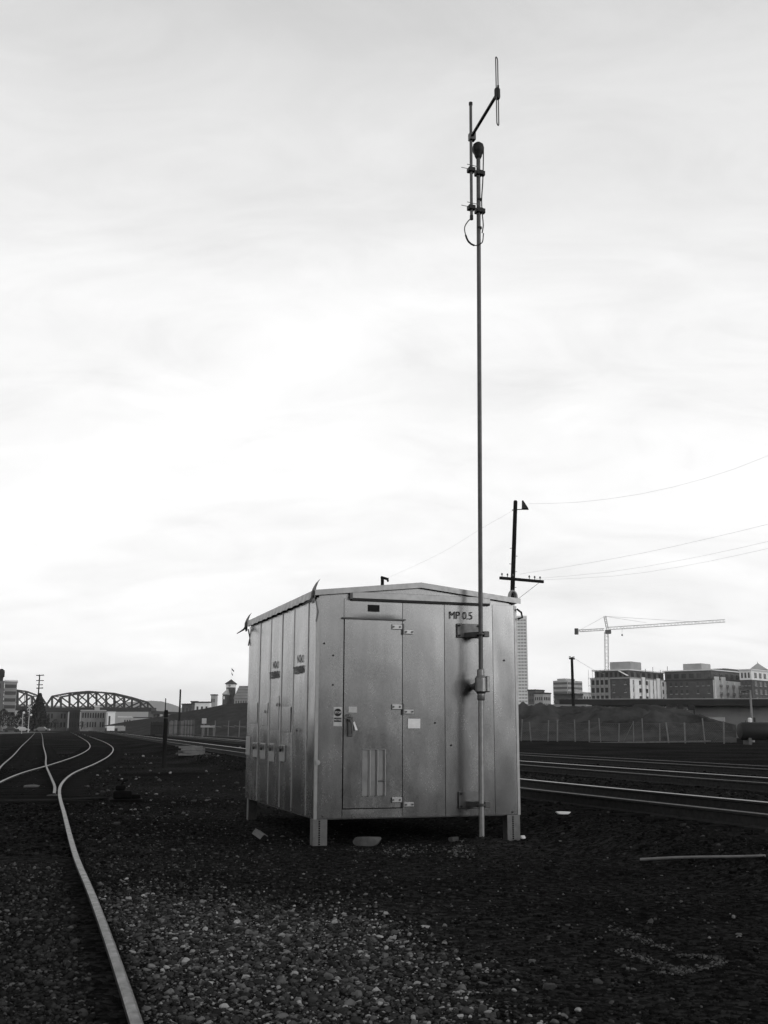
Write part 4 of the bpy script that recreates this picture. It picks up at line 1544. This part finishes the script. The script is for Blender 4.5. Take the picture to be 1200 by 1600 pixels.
MB().box(-3.4, -3.4, -2, 3.4, 3.4, q - 2.01).build('tower_wall', BRICK2, rt)
MB().tube([(0, 0, q + 1), (0, 0, q + 1.8)], .1, 6).build('finial', GALVD, rt)

# pale office tower behind the shelter corner
TOW = mat('pale_tower_stone', .75, .8, 0, .08, .05)
tw = Block('office_tower', 'very tall pale office tower with many window bands beside the shelter', 791, 827, 829, 1500, R_(4), 0, 'tower')
HT = tw.hpx(962)
tw.box(0, tw.l1, 0, 30, 0, HT, 'wall', TOW)
nf = 29
TWG = mat('tower_glass', .28, .3, 0, .2, .1, spec=.5)
for r in range(nf):
    z = 24 + (HT - 27) * r / nf
    tw.box(.8, tw.l1 - .8, -.3, -.02, z, z + (HT - 27) / nf * .5, 'window_band', TWG)
for k in range(8):
    tw.box(.8 + k * 4.1, 1.5 + k * 4.1, -.7, -.31, 15, HT - 2, 'mullion', TOW)
# mid rise office block
of_ = Block('office_block', 'distant pale office block with ribbon windows left of the dark pole', 866, 889, 912, 800, R_(40), 0)
HT = of_.hpx(1063)
of_.box(0, of_.l1, 0, of_.l2, 0, HT, 'wall', CONC)
of_.box(of_.l1 * .2, of_.l1 * .8, 2, of_.l2 * .7, HT, HT + 1.5, 'plant_room', CONC)
for r in range(5):
    z = HT - 2.9 - r * 3.3
    of_.box(.4, of_.l1 - .4, -.25, -.02, z, z + 1.6, 'window_band', WGLASS)
    of_.box(-.25, -.02, .4, of_.l2 - .4, z, z + 1.6, 'window_band', WGLASS)
lowspec = [('low brick hall with a flat dark roof beside the tower base', 826, 838, 852, 560, 1079, BRICK2, ROOFD), ('low pale workshop behind the embankment crest', 836, 850, 862, 480, 1084, CONC, ROOFD),
           ('low dark roofed shed in front of the pale office block', 868, 900, 912, 420, 1086, BRICK, ROOFD), ('small pale house right of the dark utility pole', 897, 908, 926, 520, 1083, CREAM, ROOFL)]
for lab, xl, xc, xr, Y, yt, m, rm in lowspec:
    bk = Block('low_building', lab, xl, xc, xr, Y, R_(38), -1)
    h = bk.hpx(yt)
    bk.box(0, bk.l1, 0, bk.l2, 0, h, 'wall', m)
    bk.box(-.3, bk.l1 + .3, -.3, bk.l2, h, h + .6, 'roof', rm)
    bk.windows(1, 4, 2, h - 5.6, 2.8, .5, .5, WGLASS)
    bk.windows(2, 4, 2, h - 5.6, 2.8, .5, .5, WGLASS)

utility_pole(893.5, 1027, 134, 3.0, .2, 'lone dark utility pole standing on the embankment at right', [(((889, 1029), 134), ((898, 1029.5), 134), .14)])
wire([(898, 1029, 134), (925, 1045, 180), (945, 1053, 240)], 'thin wire dropping rightwards from the embankment pole', .02)

# tower crane
cr_o = D(946, 1060, 560)
cz = D(946, 985, 560)[2]
CRM = mat('haze_pale_grey', .55, .7, 0, .15, .5)  # distance haze put into the pale colour
cn = thing('tower_crane', 'slender tower crane with a long jib above the unfinished block', 'crane', (cr_o[0], cr_o[1], 0))


def lattice(mb, a, b, w0, n, r=.10):
    a, b = Vector(a), Vector(b)
    t = (b - a).normalized()
    up_ = Vector((0, 0, 1)) if abs(t.z) < .8 else Vector((0, 1, 0))
    x = t.cross(up_).normalized()
    y = x.cross(t).normalized()
    cs = [(-1, -1), (1, -1), (1, 1), (-1, 1)]
    for i, j in cs:
        mb.bar(a + (x * i + y * j) * w0 / 2, b + (x * i + y * j) * w0 / 2, r * 2, r * 2)
    for k in range(n):
        p, q = a.lerp(b, k / n), a.lerp(b, (k + 1) / n)
        for m_ in range(4):
            c1, c2 = cs[m_], cs[(m_ + 1) % 4]
            if k % 2:
                c1, c2 = c2, c1
            mb.bar(p + (x * c1[0] + y * c1[1]) * w0 / 2, q + (x * c2[0] + y * c2[1]) * w0 / 2, r * 1.2, r * 1.2)
    return mb


def CL(px, py, Y=560):
    q = D(px, py, Y)
    return (q[0] - cr_o[0], q[1] - cr_o[1], q[2])


lattice(MB(), (0, 0, 0), CL(947.5, 987), 1.7, 30).build('mast', CRM, cn)
lattice(MB(), CL(951, 982), CL(1133, 970, 545), 1.3, 34, .09).build('jib', CRM, cn)
lattice(MB(), CL(944, 983.5), CL(899, 986, 565), 1.0, 10, .11).build('counter_jib', CRM, cn)
c = CL(900.5, 986.5, 565)
MB().box(c[0] - .8, c[1] - 1, c[2] - 1.6, c[0] + .9, c[1] + 1, c[2] + 1.5).build('counterweight', mat('crane_weight', .05, .8), cn)
lattice(MB(), CL(949, 983), CL(945, 962.5), 1.0, 6, .10).build('apex', CRM, cn)
c = CL(950, 986)
MB().box(c[0] - 1.3, c[1] - 1.2, c[2] - 1.4, c[0] + 1.4, c[1] + 1.0, c[2] + .6).build('cab', mat('crane_cab', .10, .6), cn)
MB().tube([CL(945, 963), CL(1010, 973, 555)], .07, 4).tube([CL(945, 963), CL(1090, 972, 549)], .07, 4).build('jib_tie', CRM, cn)
MB().tube([CL(945, 963), CL(905, 985, 564)], .07, 4).build('counter_tie', CRM, cn)
MB().tube([CL(972, 981, 558), CL(972, 991, 558)], .07, 4).build('hoist_rope', CRM, cn)
c = CL(972, 992, 558)
MB().box(c[0] - .35, c[1] - .3, c[2] - .5, c[0] + .35, c[1] + .3, c[2] + .3).build('hook_block', mat('crane_weight', .05), cn)

# ------------------------------------------------------------------ left distance: truss bridge
YB = 700


def bridge_span(label, top, x0, x1, ydeck, end0=True, end1=True):
    """top: (px, py) points of the upper chord; deck between x0 and x1"""
    o0 = D((x0 + x1) / 2, 1138, YB)
    o = thing('truss_bridge', label, 'bridge', (o0[0], o0[1], 0), group='bridge spans')

    def Lp(px, py, dy):
        q = D(px, py, YB)
        return Vector((q[0] - o0[0], dy, q[2]))
    for dy in (-6, 7):
        sh_ = Vector((.9 if dy > 0 else -.9, 0, 0))
        pts = [Lp(px, py, dy) + sh_ for px, py in top]
        for a, b in zip(pts[:-1], pts[1:]):
            MB().bar(a, b, .9, 1.0).build('top_chord', STEELD, o)
        low = [Lp(px, ydeck, dy) + sh_ for px, _ in top]
        for i in range(1, len(top) - 1):
            MB().bar(low[i], pts[i], 1.1, 1.2).build('vertical', STEELD, o)
        for i in range(len(top) - 1):
            mid = (len(top) - 1) / 2
            if i == 0 or i == len(top) - 2:
                continue
            a, b = (pts[i], low[i + 1]) if i < mid else (low[i], pts[i + 1])
            MB().bar(a, b, .75, .85).build('diagonal', STEELD, o)
            MB().bar((low[i] + low[i + 1]) / 2, (pts[i] + pts[i + 1]) / 2, .3, .35).build('hanger', STEELD, o)
            if abs(i + .5 - mid) < 1.6:
                a, b = (low[i], pts[i + 1]) if i < mid else (pts[i], low[i + 1])
                MB().bar(a, b, .6, .65).build('diagonal', STEELD, o)
    a, b = Lp(x0, ydeck + 1.5, .5), Lp(x1, ydeck + 1.5, .5)
    MB().bar(a, b, 15, 1.9).build('deck', STEELD, o)
    for dy in (-7.6, 8.6):
        MB().bar(Lp(x0, ydeck - 1.2, dy), Lp(x1, ydeck - 1.2, dy), .15, .9).build('railing', STEELD, o)
    for i in range(1, len(top) - 1):
        q0, q1 = Lp(*top[i], -6), Lp(*top[i], 7)
        MB().bar(q0, q1, .4, .5).build('sway_brace', STEELD, o)
    for px in (x0 + 1, x1 - 1):
        q = Lp(px, ydeck + 3, .5)
        MB().box(q.x - 1.6, -6, -3, q.x + 1.6, 7, q.z).build('pier', mat('bridge_pier', .12, .9, 0, .2, .1), o)
    return o


bridge_span('arched steel truss bridge span in the far left distance', [(74, 1110), (88, 1088.5), (115, 1083.5), (144, 1081), (172, 1083), (200, 1089.5), (225, 1097), (238, 1111)], 72, 240, 1108)
bridge_span('farther left truss bridge span partly hidden by the tree and office building', [(-90, 1110), (-72, 1090), (-45, 1085), (-18, 1080), (8, 1076.5), (34, 1080), (57, 1088.5), (72, 1110)], -92, 71, 1106)
# approach viaduct to the right of the arch
a, b = D(240, 1113, YB), D(300, 1116, YB)
va = thing('bridge_approach', 'dark low viaduct leading right from the truss bridge', 'viaduct', (a[0], a[1], 0))
MB().bar((0, 0, a[2]), (b[0] - a[0], 0, b[2]), 14, 1.8).build('deck', STEELD, va)
for k in range(5):
    x = (b[0] - a[0]) * (k + .5) / 5
    MB().box(x - .7, -4, -3, x + .7, 4, a[2] - .9).build('column', mat('bridge_pier', .12), va)


# ------------------------------------------------------------------ leafy things
LEAF = mat('dark_foliage', .022, .85, 0, .4, 2, island=[(0, .006), (.6, .02), (1, .05)], spec=.1)


def leaf_cloud(n, fn, size):
    V, Fc = [], []
    for _ in range(n):
        c = fn()
        a = Vector((random.gauss(0, 1), random.gauss(0, 1), random.gauss(0, 1))).normalized()
        b = a.orthogonal().normalized()
        c2 = a.cross(b)
        q = size * random.uniform(.6, 1.4)
        o = len(V)
        V += [tuple(c + b * q), tuple(c + c2 * q * .6), tuple(c - b * q), tuple(c - c2 * q * .6)]
        Fc.append((o, o + 1, o + 2, o + 3))
    return MB().add(V, Fc)


def tree(name, label, px, pytop, pybase, halfpx, Y, shape, n=900, cat='tree', group=None):
    t = D(px, pytop, Y)
    zb = D(px, pybase, Y)[2]
    h = t[2] - zb
    hw_ = halfpx / FPX * Y
    o = thing(name, label, cat, (t[0], t[1], zb), group=group)
    MB().tube([(0, 0, -.3), (.05, 0, h * .3), (0, .05, h * .75)], [h * .03 + .06, h * .022 + .04, .03], 8).build('trunk', WOODD, o, smooth=True)
    for k in range(5):
        q = random.uniform(0, 2 * PI)
        z = h * random.uniform(.2, .55)
        MB().tube([(0, 0, z), (math.cos(q) * hw_ * .6, math.sin(q) * hw_ * .6, z + h * .15)], [.05 + h * .008, .03], 6).build('limb', WOODD, o)

    def fn():
        while True:
            z = random.random()
            rr = shape(z)
            if rr <= 0:
                continue
            q = random.uniform(0, 2 * PI)
            r = rr * math.sqrt(random.uniform(.15, 1)) * (1 + .14 * math.sin(3 * q + z * 9))
            return Vector((math.cos(q) * r * hw_, math.sin(q) * r * hw_, h * z))
    leaf_cloud(n, fn, h * .045).build('crown', LEAF, o)
    return o


tree('conical_tree', 'broad dark cone shaped tree between the two bridge spans', 62, 1084, 1139, 15.5, 380, lambda z: min(1.0, 1.28 * (1 - z) + .05) if z > .03 else .8, 2600)
tree('shrub', 'dark shrub under the building at the far left edge', 6, 1108, 1134, 11, 330, lambda z: math.sqrt(max(.03, 1 - z ** 2.2)), 700, 'shrub')
tree('shrub', 'smaller dark shrub right of the far left building', 19, 1113, 1136, 7, 335, lambda z: math.sqrt(max(.03, 1 - z ** 2.2)), 500, 'shrub')
tree('shrub', 'wide dark shrub between the far left building and the cone tree', 36, 1109, 1138, 15, 345, lambda z: math.sqrt(max(.03, 1 - z ** 2.2)), 1500, 'shrub')
tree('shrub', 'low dark hedge plant by the crossing, right of the cone tree', 87, 1124, 1138, 9, 360, lambda z: math.sqrt(max(.03, 1 - z ** 2.2)), 500, 'shrub')
tree('shrub', 'scrubby bush in front of the pale block under the bridge', 128, 1127, 1138, 10, 355, lambda z: math.sqrt(max(.03, 1 - z ** 2.2)), 400, 'shrub')
tree('shrub', 'scrubby bush at the left end of the board fence', 228, 1124, 1141, 11, 230, lambda z: math.sqrt(max(.03, 1 - z ** 2.2)), 500, 'shrub')

# flat roofed building with window bands at the left edge
bl = Block('office_building', 'banded concrete building with a dark rooftop tank at the left edge', -75, 2, 22.5, 360, R_(-19), 0)
bl.l2 = 2
h = bl.hpx(1064)
bl.box(0, bl.l1, 0, bl.l2, 0, h, 'wall', mat('banded_wall', .13, .9, 0, .2, .3))
bl2 = Block('office_building', 'pale gridded office building beside the dark tank at far left', 2.5, 22, 23.5, 365, R_(-18.5), 0)
h2 = bl2.hpx(1065)
bl2.box(0, bl2.l1, 0, 14, 0, h2, 'wall', mat('dull_render', .28, .9, 0, .15, .3))
bl2.box(-.2, bl2.l1 + .2, -.2, 14, h2, h2 + .5, 'parapet', CREAM)
for r in range(5):
    z = h2 - 2.1 - r * 2.25
    bl2.box(.2, bl2.l1 - .2, -.12, -.02, z, z + 1.1, 'window_band', WGLASS)
bl.box(.5, 3.2, 1, 3, h, h + 1.2, 'tank_stand', BLACK)
c = bl.P(1.2, 1.5, 0)
lathe(MB(), [(.9, h + 1.2), (1.1, h + 1.5), (1.05, h + 3.2), (.9, h + 3.6), (.3, h + 4.0)], 14, (c[0], c[1], 0)).build('water_tank', BLACK, bl.o, smooth=True)
for r in range(4):
    z = h - 2.4 - r * 3.2
    bl.windows(1, 6, 1, z, 3.2, .6, .5, WGLASS)

# buildings and sheds in front of and below the bridge
mid = [('low brick warehouse with tall windows below the bridge', 71, 104, 107, 420, 1112.5, BRICK2, ROOFD, 6, 2), ('dark shed below the bridge arch', 107, 123, 125, 415, 1111, mat('dark_shed_wall', .03, .9), ROOFD, 4, 2),  # dark shed: one even dark wall colour
       ('long pale block with small openings below the bridge arch', 125, 164, 167, 410, 1111, mat('dull_pale_wall', .19, .9, 0, .35, .4), CONC, 9, 2), ('bright white container like shed below the bridge', 167, 179, 182, 405, 1113.5, CREAM, ROOFL, 2, 1),
       ('low grey shed at the right foot of the bridge', 184, 205, 209, 430, 1121, CONC, ROOFL, 5, 1), ('row of small pale sheds where the bridge comes down', 209, 236, 241, 440, 1122, CONC, ROOFD, 6, 1),
       ('pale cabin standing up behind the long pale block', 146, 154, 156, 440, 1104, CONC, ROOFL, 2, 1)]
for lab, xl, xc, xr, Y, yt, m, rm, nw, nr in mid:
    bk = Block('low_building', lab, xl, xc, xr, Y, R_(-14), 0)
    h = bk.hpx(yt)
    bk.box(0, bk.l1, 0, 8, 0, h, 'wall', m)
    bk.box(-.2, bk.l1 + .2, -.2, 8.2, h, h + .35, 'roof', rm)
    fh_ = max(1.4, (h - .6) / nr)
    bk.windows(1, nw, nr, h - fh_ * nr + fh_ * .25, fh_, .5, .55, WDARK if m is not CREAM else WGLASS, skip=.12)


# parked cars by the crossing
def car(px, py, Y, rz, label, m):
    q = D(px, py, Y)
    o = thing('parked_car', label, 'car', (q[0], q[1], 0.02), rz, group='cars by the crossing')
    prof = [(-2.1, .35), (-2.15, .75), (-1.9, .9), (-1.35, .95), (-.8, 1.42), (.55, 1.45), (1.15, .98), (2.0, .85), (2.15, .6), (2.1, .35)]
    V = [(x, -.85 + .1 * (z > 1), z) for x, z in prof] + [(x, .85 - .1 * (z > 1), z) for x, z in prof]
    n = len(prof)
    Fc = [tuple(range(n)), tuple(range(2 * n - 1, n - 1, -1))] + [(k, n + k, n + (k + 1) % n, (k + 1) % n) for k in range(n)]
    MB().add(V, Fc).build('body', m, o)
    for x in (-1.3, 1.35):
        for y in (-.82, .82):
            lathe(MB(), [(.2, -.12), (.33, -.11), (.33, .11), (.2, .12)], 14, (x, y, .33), 'Y').build('wheel', RUBBER, o)
    for y in (-.80, .80):
        MB().add([(-.95, y, .98), (.95, y, .98), (.5, y * .95, 1.36), (-.72, y * .95, 1.36)] + [(-.95, y * .97, .98), (.95, y * .97, .98), (.5, y * .92, 1.36), (-.72, y * .92, 1.36)],
                 [(0, 1, 2, 3), (7, 6, 5, 4), (0, 4, 5, 1), (1, 5, 6, 2), (2, 6, 7, 3), (3, 7, 4, 0)]).build('side_window', WGLASS, o)
    for y in (-.6, .6):
        MB().box(2.08, y - .18, .6, 2.17, y + .18, .74).build('headlight', WHITE, o)
    return o


car(18, 1136, 300, .2, 'dark parked car at the far left edge', mat('dark_car_paint', .015, .3, 0, .1, 3, spec=.5))
car(34, 1136, 310, .4, 'pale parked car left of the crossing signal', mat('pale_car_paint', .4, .3, 0, .1, 3, spec=.5))
car(66, 1136, 315, .1, 'grey parked car at the foot of the cone tree', mat('grey_car_paint', .12, .3, 0, .1, 3, spec=.5))
# pale road strip at the crossing
p0, p1 = D(-120, 1140, 190), D(70, 1140, 330)
o = MB().bar((p0[0], p0[1], -.02), (p1[0], p1[1], -.02), 14, .06).build('road', mat('worn_asphalt', .06, .9, 0, .3, .3), None)
o['kind'] = 'structure'
# crossing signals
p = D(47.5, 1089, 290)
cs = thing('crossing_signal', 'pale crossing signal mast with crossbuck boards at far left', 'crossing signal', (p[0], p[1], 0))
SIGW = mat('signal_white', .5, .6, 0, .1, 3)
lathe(MB(), [(.16, 0), (.13, .3), (.09, 4), (.08, p[2])], 10).build('mast', SIGW, cs, smooth=True)
zx = D(47.5, 1105.5, 290)[2]
for s_ in (-1, 1):
    MB().bar((-.62 * 1, -.12 - .03 * s_, zx - .5 * s_), (.62, -.12 - .03 * s_, zx + .5 * s_), .03, .24).build('crossbuck_board', SIGW, cs)
zl = D(47.5, 1117, 290)[2]
MB().bar((-.7, -.1, zl), (.7, -.1, zl), .08, .08).build('light_bar', BLACK, cs)
for x in (-.55, .55):
    lathe(MB(), [(.30, -.16), (.30, -.12)], 16, (x, 0, zl), 'Y').build('light_target', BLACK if x < 0 else WHITE, cs)
p = D(36, 1112, 240)
cs = thing('signal_post', 'short signal post with a white disc left of the crossing mast', 'signal', (p[0], p[1], 0))
lathe(MB(), [(.08, 0), (.06, p[2] - .3)], 8).build('post', SIGW, cs)
lathe(MB(), [(.26, -.09), (.26, -.03)], 16, (.22, 0, p[2] - .2), 'Y').build('disc', WHITE, cs)
MB().box(-.5, -.12, .9, .45, -.08, 1.25).build('cross_plate', SIGW, cs)
# far pole with several arms
utility_pole(62, 1054, 372, 0, .26, 'far utility pole with four crossarms above the cone tree',
             [(((56.5, 1055.5), 372), ((69, 1055), 372), .22), (((56.5, 1063.5), 372), ((68.5, 1063.5), 372), .2), (((57.5, 1070), 372), ((67, 1070), 372), .2), (((57, 1075.5), 372), ((67.5, 1075), 372), .25)])
# slim poles left of the shelter
utility_pole(282, 1077, 175, .6, .16, 'bare slim dark pole on the bank left of the clock tower')
utility_pole(259, 1091, 225, .5, .13, 'thinner farther pole right above the yard post')

# board fence
bb = np.array([*D(236, 1141, 158)[:2], .2])
be = np.array([*D(303, 1141, 146)[:2], .2])
bf = thing('board_fence', 'weathered upright board fence at the foot of the grassy bank', 'fence', tuple(bb))
for k in range(34):
    t = k / 33
    q = bb + (be - bb) * t - bb
    if k in (14, 21, 22):
        continue
    hh = D(236 + 67 * t, 1128 - 3.5 * t, bb[1] + q[1])[2] - .2 + random.uniform(-.10, .12)
    tone = random.choice((0, 0, 1)) if t > .42 else 2
    MB().box(q[0] - .09, q[1] - .03, -.3, q[0] + .085, q[1] + .03, hh).build('board', (mat('pale_fence_board', .16, .9, 0, .3, 2), mat('grey_fence_board', .09, .9, 0, .3, 2), mat('dark_fence_board', .03, .9, 0, .3, 2))[tone], bf)
for z in (.3, 1.5):
    MB().bar((0, .08, z), (be[0] - bb[0], be[1] - bb[1] + .08, z), .08, .1).build('rail', mat('dark_fence_board', .03), bf)
# notice board and guard rail
p = D(318.5, 1141, 138)
nb = thing('notice_board', 'small pale notice board on a post near the shelter left edge', 'sign', (p[0], p[1], .2))
zt = D(318.5, 1123, 138)[2] - .2
MB().box(-.06, -.05, -.2, .06, .05, zt).build('post', FPOST, nb)
MB().box(-.28, -.08, zt - .6, .30, -.055, zt + .05).build('panel', PALE, nb)
p, q = D(314, 1135, 136), D(336, 1135, 134)
gr = thing('guard_rail', 'short pale guard rail beside the notice board', 'barrier', (p[0], p[1], .2))
zt = p[2] - .2
MB().bar((0, 0, zt), (q[0] - p[0], q[1] - p[1], zt), .08, .25).build('beam', PALE, gr)
for t in (.1, .5, .9):
    c = (q - p) * t
    MB().box(c[0] - .06, c[1] + .05, -.2, c[0] + .06, c[1] + .15, zt + .1).build('post', FPOST, gr)
for (x, lab) in ((336, 'leaning grey fence stake nearest the notice board'), (357, 'leaning grey fence stake in the middle of the bank foot'), (374, 'leaning grey fence stake closest to the shelter')):
    p = D(x, 1126, 134)
    o = thing('fence_stake', lab, 'stake', (p[0], p[1], .2), group='stakes on the bank')
    h = p[2] - .2
    MB().tube([(0, 0, -.2), (.05, 0, h)], .05, 6).build('shaft', FPOST, o)
    MB().bar((-.6, .05, h * .7), (.8, .05, h * .62), .03, .06).build('batten', FPOST, o)

# clock tower and halls behind the bank
ct = Block('clock_tower', 'dark brick clock tower with a pyramid roof and flag', 351.5, 362.5, 364.5, 700, R_(12), 0, 'tower')
ct.l2 = 4.6
h, h1, h2 = ct.hpx(1074), ct.hpx(1069), ct.hpx(1061)
ct.box(0, ct.l1, 0, ct.l2, 0, h, 'wall', mat('tower_brick', .05, .9, 0, .2, .2))
ct.box(-.2, ct.l1 + .2, -.2, ct.l2 + .2, h, h1, 'clock_stage', CREAM)
for a_ in (.5,):
    c = ct.P(ct.l1 * a_, -.3, (h + h1) / 2)
    lathe(MB(), [(.75, -.1), (.75, .05)], 20, c, 'Y').build('clock_face', CONC, ct.o)
    MB().box(c[0] - .06, c[1] - .2, c[2], c[0] + .06, c[1] - .11, c[2] + .6).box(c[0], c[1] - .21, c[2] - .05, c[0] + .42, c[1] - .12, c[2] + .05).build('clock_hand', BLACK, ct.o)
ct.box(-.8, ct.l1 + .8, -.8, ct.l2 + .8, h1, h1 + .35, 'eave', ROOFD)
V = [ct.P(-.8, -.8, h1 + .35), ct.P(ct.l1 + .8, -.8, h1 + .35), ct.P(ct.l1 + .8, ct.l2 + .8, h1 + .35), ct.P(-.8, ct.l2 + .8, h1 + .35), ct.P(ct.l1 / 2, ct.l2 / 2, h2)]
MB().add(V, [(1, 0, 4), (2, 1, 4), (3, 2, 4), (0, 3, 4), (0, 1, 2, 3)]).build('roof', ROOFD, ct.o)
ct.windows(1, 2, 3, h - 9, 2.9, .3, .55, WDARK)
c = ct.P(ct.l1 / 2, ct.l2 / 2, h2)
zf = ct.hpx(1043.5)
MB().tube([c, (c[0], c[1], zf)], .055, 6).build('flagpole', CRM, ct.o)
for zt_, ln_, m in ((zf, 2.0, mat('dark_flag', .05, .9)), (ct.hpx(1050), 1.2, BLACK)):
    V = []
    for i in range(6):
        for k in (0, 1):
            V.append((c[0] + .1 + ln_ * i / 5 * .75, c[1] - .3 * math.sin(i * 1.2), zt_ - i * .32 - k * 1.05))
    o = MB().add(V, [(2 * i, 2 * i + 1, 2 * i + 3, 2 * i + 2) for i in range(5)]).build('flag', m, ct.o)
    o.modifiers.new('s', 'SOLIDIFY').thickness = .03
st2 = Block('station_hall', 'pale hall with a steep roof beside the clock tower', 364.5, 398, 402, 690, R_(5), 0)
h, h2 = st2.hpx(1092), st2.hpx(1071)
st2.box(0, st2.l1, 0, 18, 0, h, 'wall', mat('dull_render', .28))
V = [st2.P(-.5, -.6, h), st2.P(st2.l1 + .5, -.6, h), st2.P(st2.l1 + .5, 18, h), st2.P(-.5, 18, h), st2.P(3.5, 7, h2), st2.P(st2.l1 - 1.5, 7, h2)]
MB().add(V, [(1, 0, 4, 5), (2, 1, 5), (3, 2, 5, 4), (0, 3, 4), (0, 1, 2, 3)]).build('roof', mat('grey_slate', .16, .8, 0, .2, .3), st2.o)
for r in range(4):
    MB().bar(st2.P(.5 + r * .7, 0.2 + r * 1.7, h + 1.1 + r * 1.9), st2.P(st2.l1 - .5, .2 + r * 1.7, h + 1.1 + r * 1.9), .3, .3).build('roof_batten', CONC, st2.o)
st2.windows(1, 8, 1, h - 3, 3, .5, .6, WGLASS)
st3 = Block('station_wing', 'small gabled wing left of the clock tower', 346, 351, 352, 690, R_(5), 0)
h = st3.hpx(1085)
st3.box(0, st3.l1, 0, 10, 0, h, 'wall', mat('tower_brick', .05))
V = [st3.P(-.4, -.4, h), st3.P(st3.l1 + .5, -.4, h), st3.P(st3.l1 + .5, 10, h), st3.P(-.4, 10, h), st3.P(-.2, 5, st3.hpx(1075))]
MB().add(V, [(1, 0, 4), (2, 1, 4), (3, 2, 4), (0, 3, 4), (0, 1, 2, 3)]).build('roof', CONC, st3.o)
st3.windows(1, 1, 1, h - 3, 3, .4, .6, CREAM)
for lab, xl, xc, xr, Y, yt, m in (('slim pale tower block left of the small gabled wing', 328, 335, 338.5, 520, 1086.5, CONC), ('low pale shed on the bank crest', 303, 326, 329, 480, 1098, CREAM),
                                  ('dark low shed at the left end of the bank crest', 283, 299, 305, 500, 1101, BRICK), ('small dark hut behind the pale crest shed', 297, 306, 308, 530, 1097, BRICK)):
    bk = Block('low_building', lab, xl, xc, xr, Y, R_(18), 0)
    h = bk.hpx(yt)
    bk.box(0, bk.l1, 0, bk.l2, 0, h, 'wall', m)
    bk.box(-.25, bk.l1 + .25, -.25, bk.l2, h, h + .5, 'roof', ROOFD)
    bk.windows(1, 3, 1, h - 3.2, 3.2, .4, .5, WGLASS)

# ------------------------------------------------------------------ far hills
V, Fc = [], []
prof = [(-900, 1120), (-500, 1100), (-200, 1096), (0, 1100), (120, 1104), (215, 1096), (240, 1094), (262, 1098), (285, 1106), (330, 1110), (420, 1104), (600, 1100), (800, 1104), (1000, 1112), (1300, 1108), (1700, 1115), (2200, 1122)]
X_ = np.linspace(-900, 2200, 200)
Yp = np.interp(X_, [p[0] for p in prof], [p[1] for p in prof])
for i, (x, y) in enumerate(zip(X_, Yp)):
    y += 1.6 * mnoise.noise(Vector((x * .05, 0, 0))) + .8 * mnoise.noise(Vector((x * .2, 4, 0)))
    t = D(x, y, 5600)
    f_ = D(x, 1139, 5000)
    V += [(f_[0], f_[1], -4), tuple(t), (t[0] * 1.05, t[1] * 1.05, -4)]
for i in range(len(X_) - 1):
    a = i * 3
    Fc += [(a, a + 3, a + 4, a + 1), (a + 1, a + 4, a + 5, a + 2)]
o = MB().add(V, Fc).build('hills', mat('wooded_hills', .05, .95, 0, .4, .004), None, smooth=False)
o['kind'] = 'structure'
o['label'] = 'low wooded hills fading behind the bridge'

# ------------------------------------------------------------------ air
hb = MB().box(-6300, -3100, -6, 6300, 6300, 210).build('haze', [], None)
hm = bpy.data.materials.new('haze')
hm.use_nodes = True
t = hm.node_tree
t.nodes.clear()
oo = t.nodes.new('ShaderNodeOutputMaterial')
pv = t.nodes.new('ShaderNodeVolumePrincipled')
pv.inputs['Color'].default_value = (.95, .95, .95, 1)
pv.inputs['Density'].default_value = 0.00011
pv.inputs['Anisotropy'].default_value = 0.0
t.links.new(pv.outputs[0], oo.inputs['Volume'])
hb.data.materials.append(hm)
hb['kind'] = 'stuff'
hb['label'] = 'thin pale haze over the yard and city'
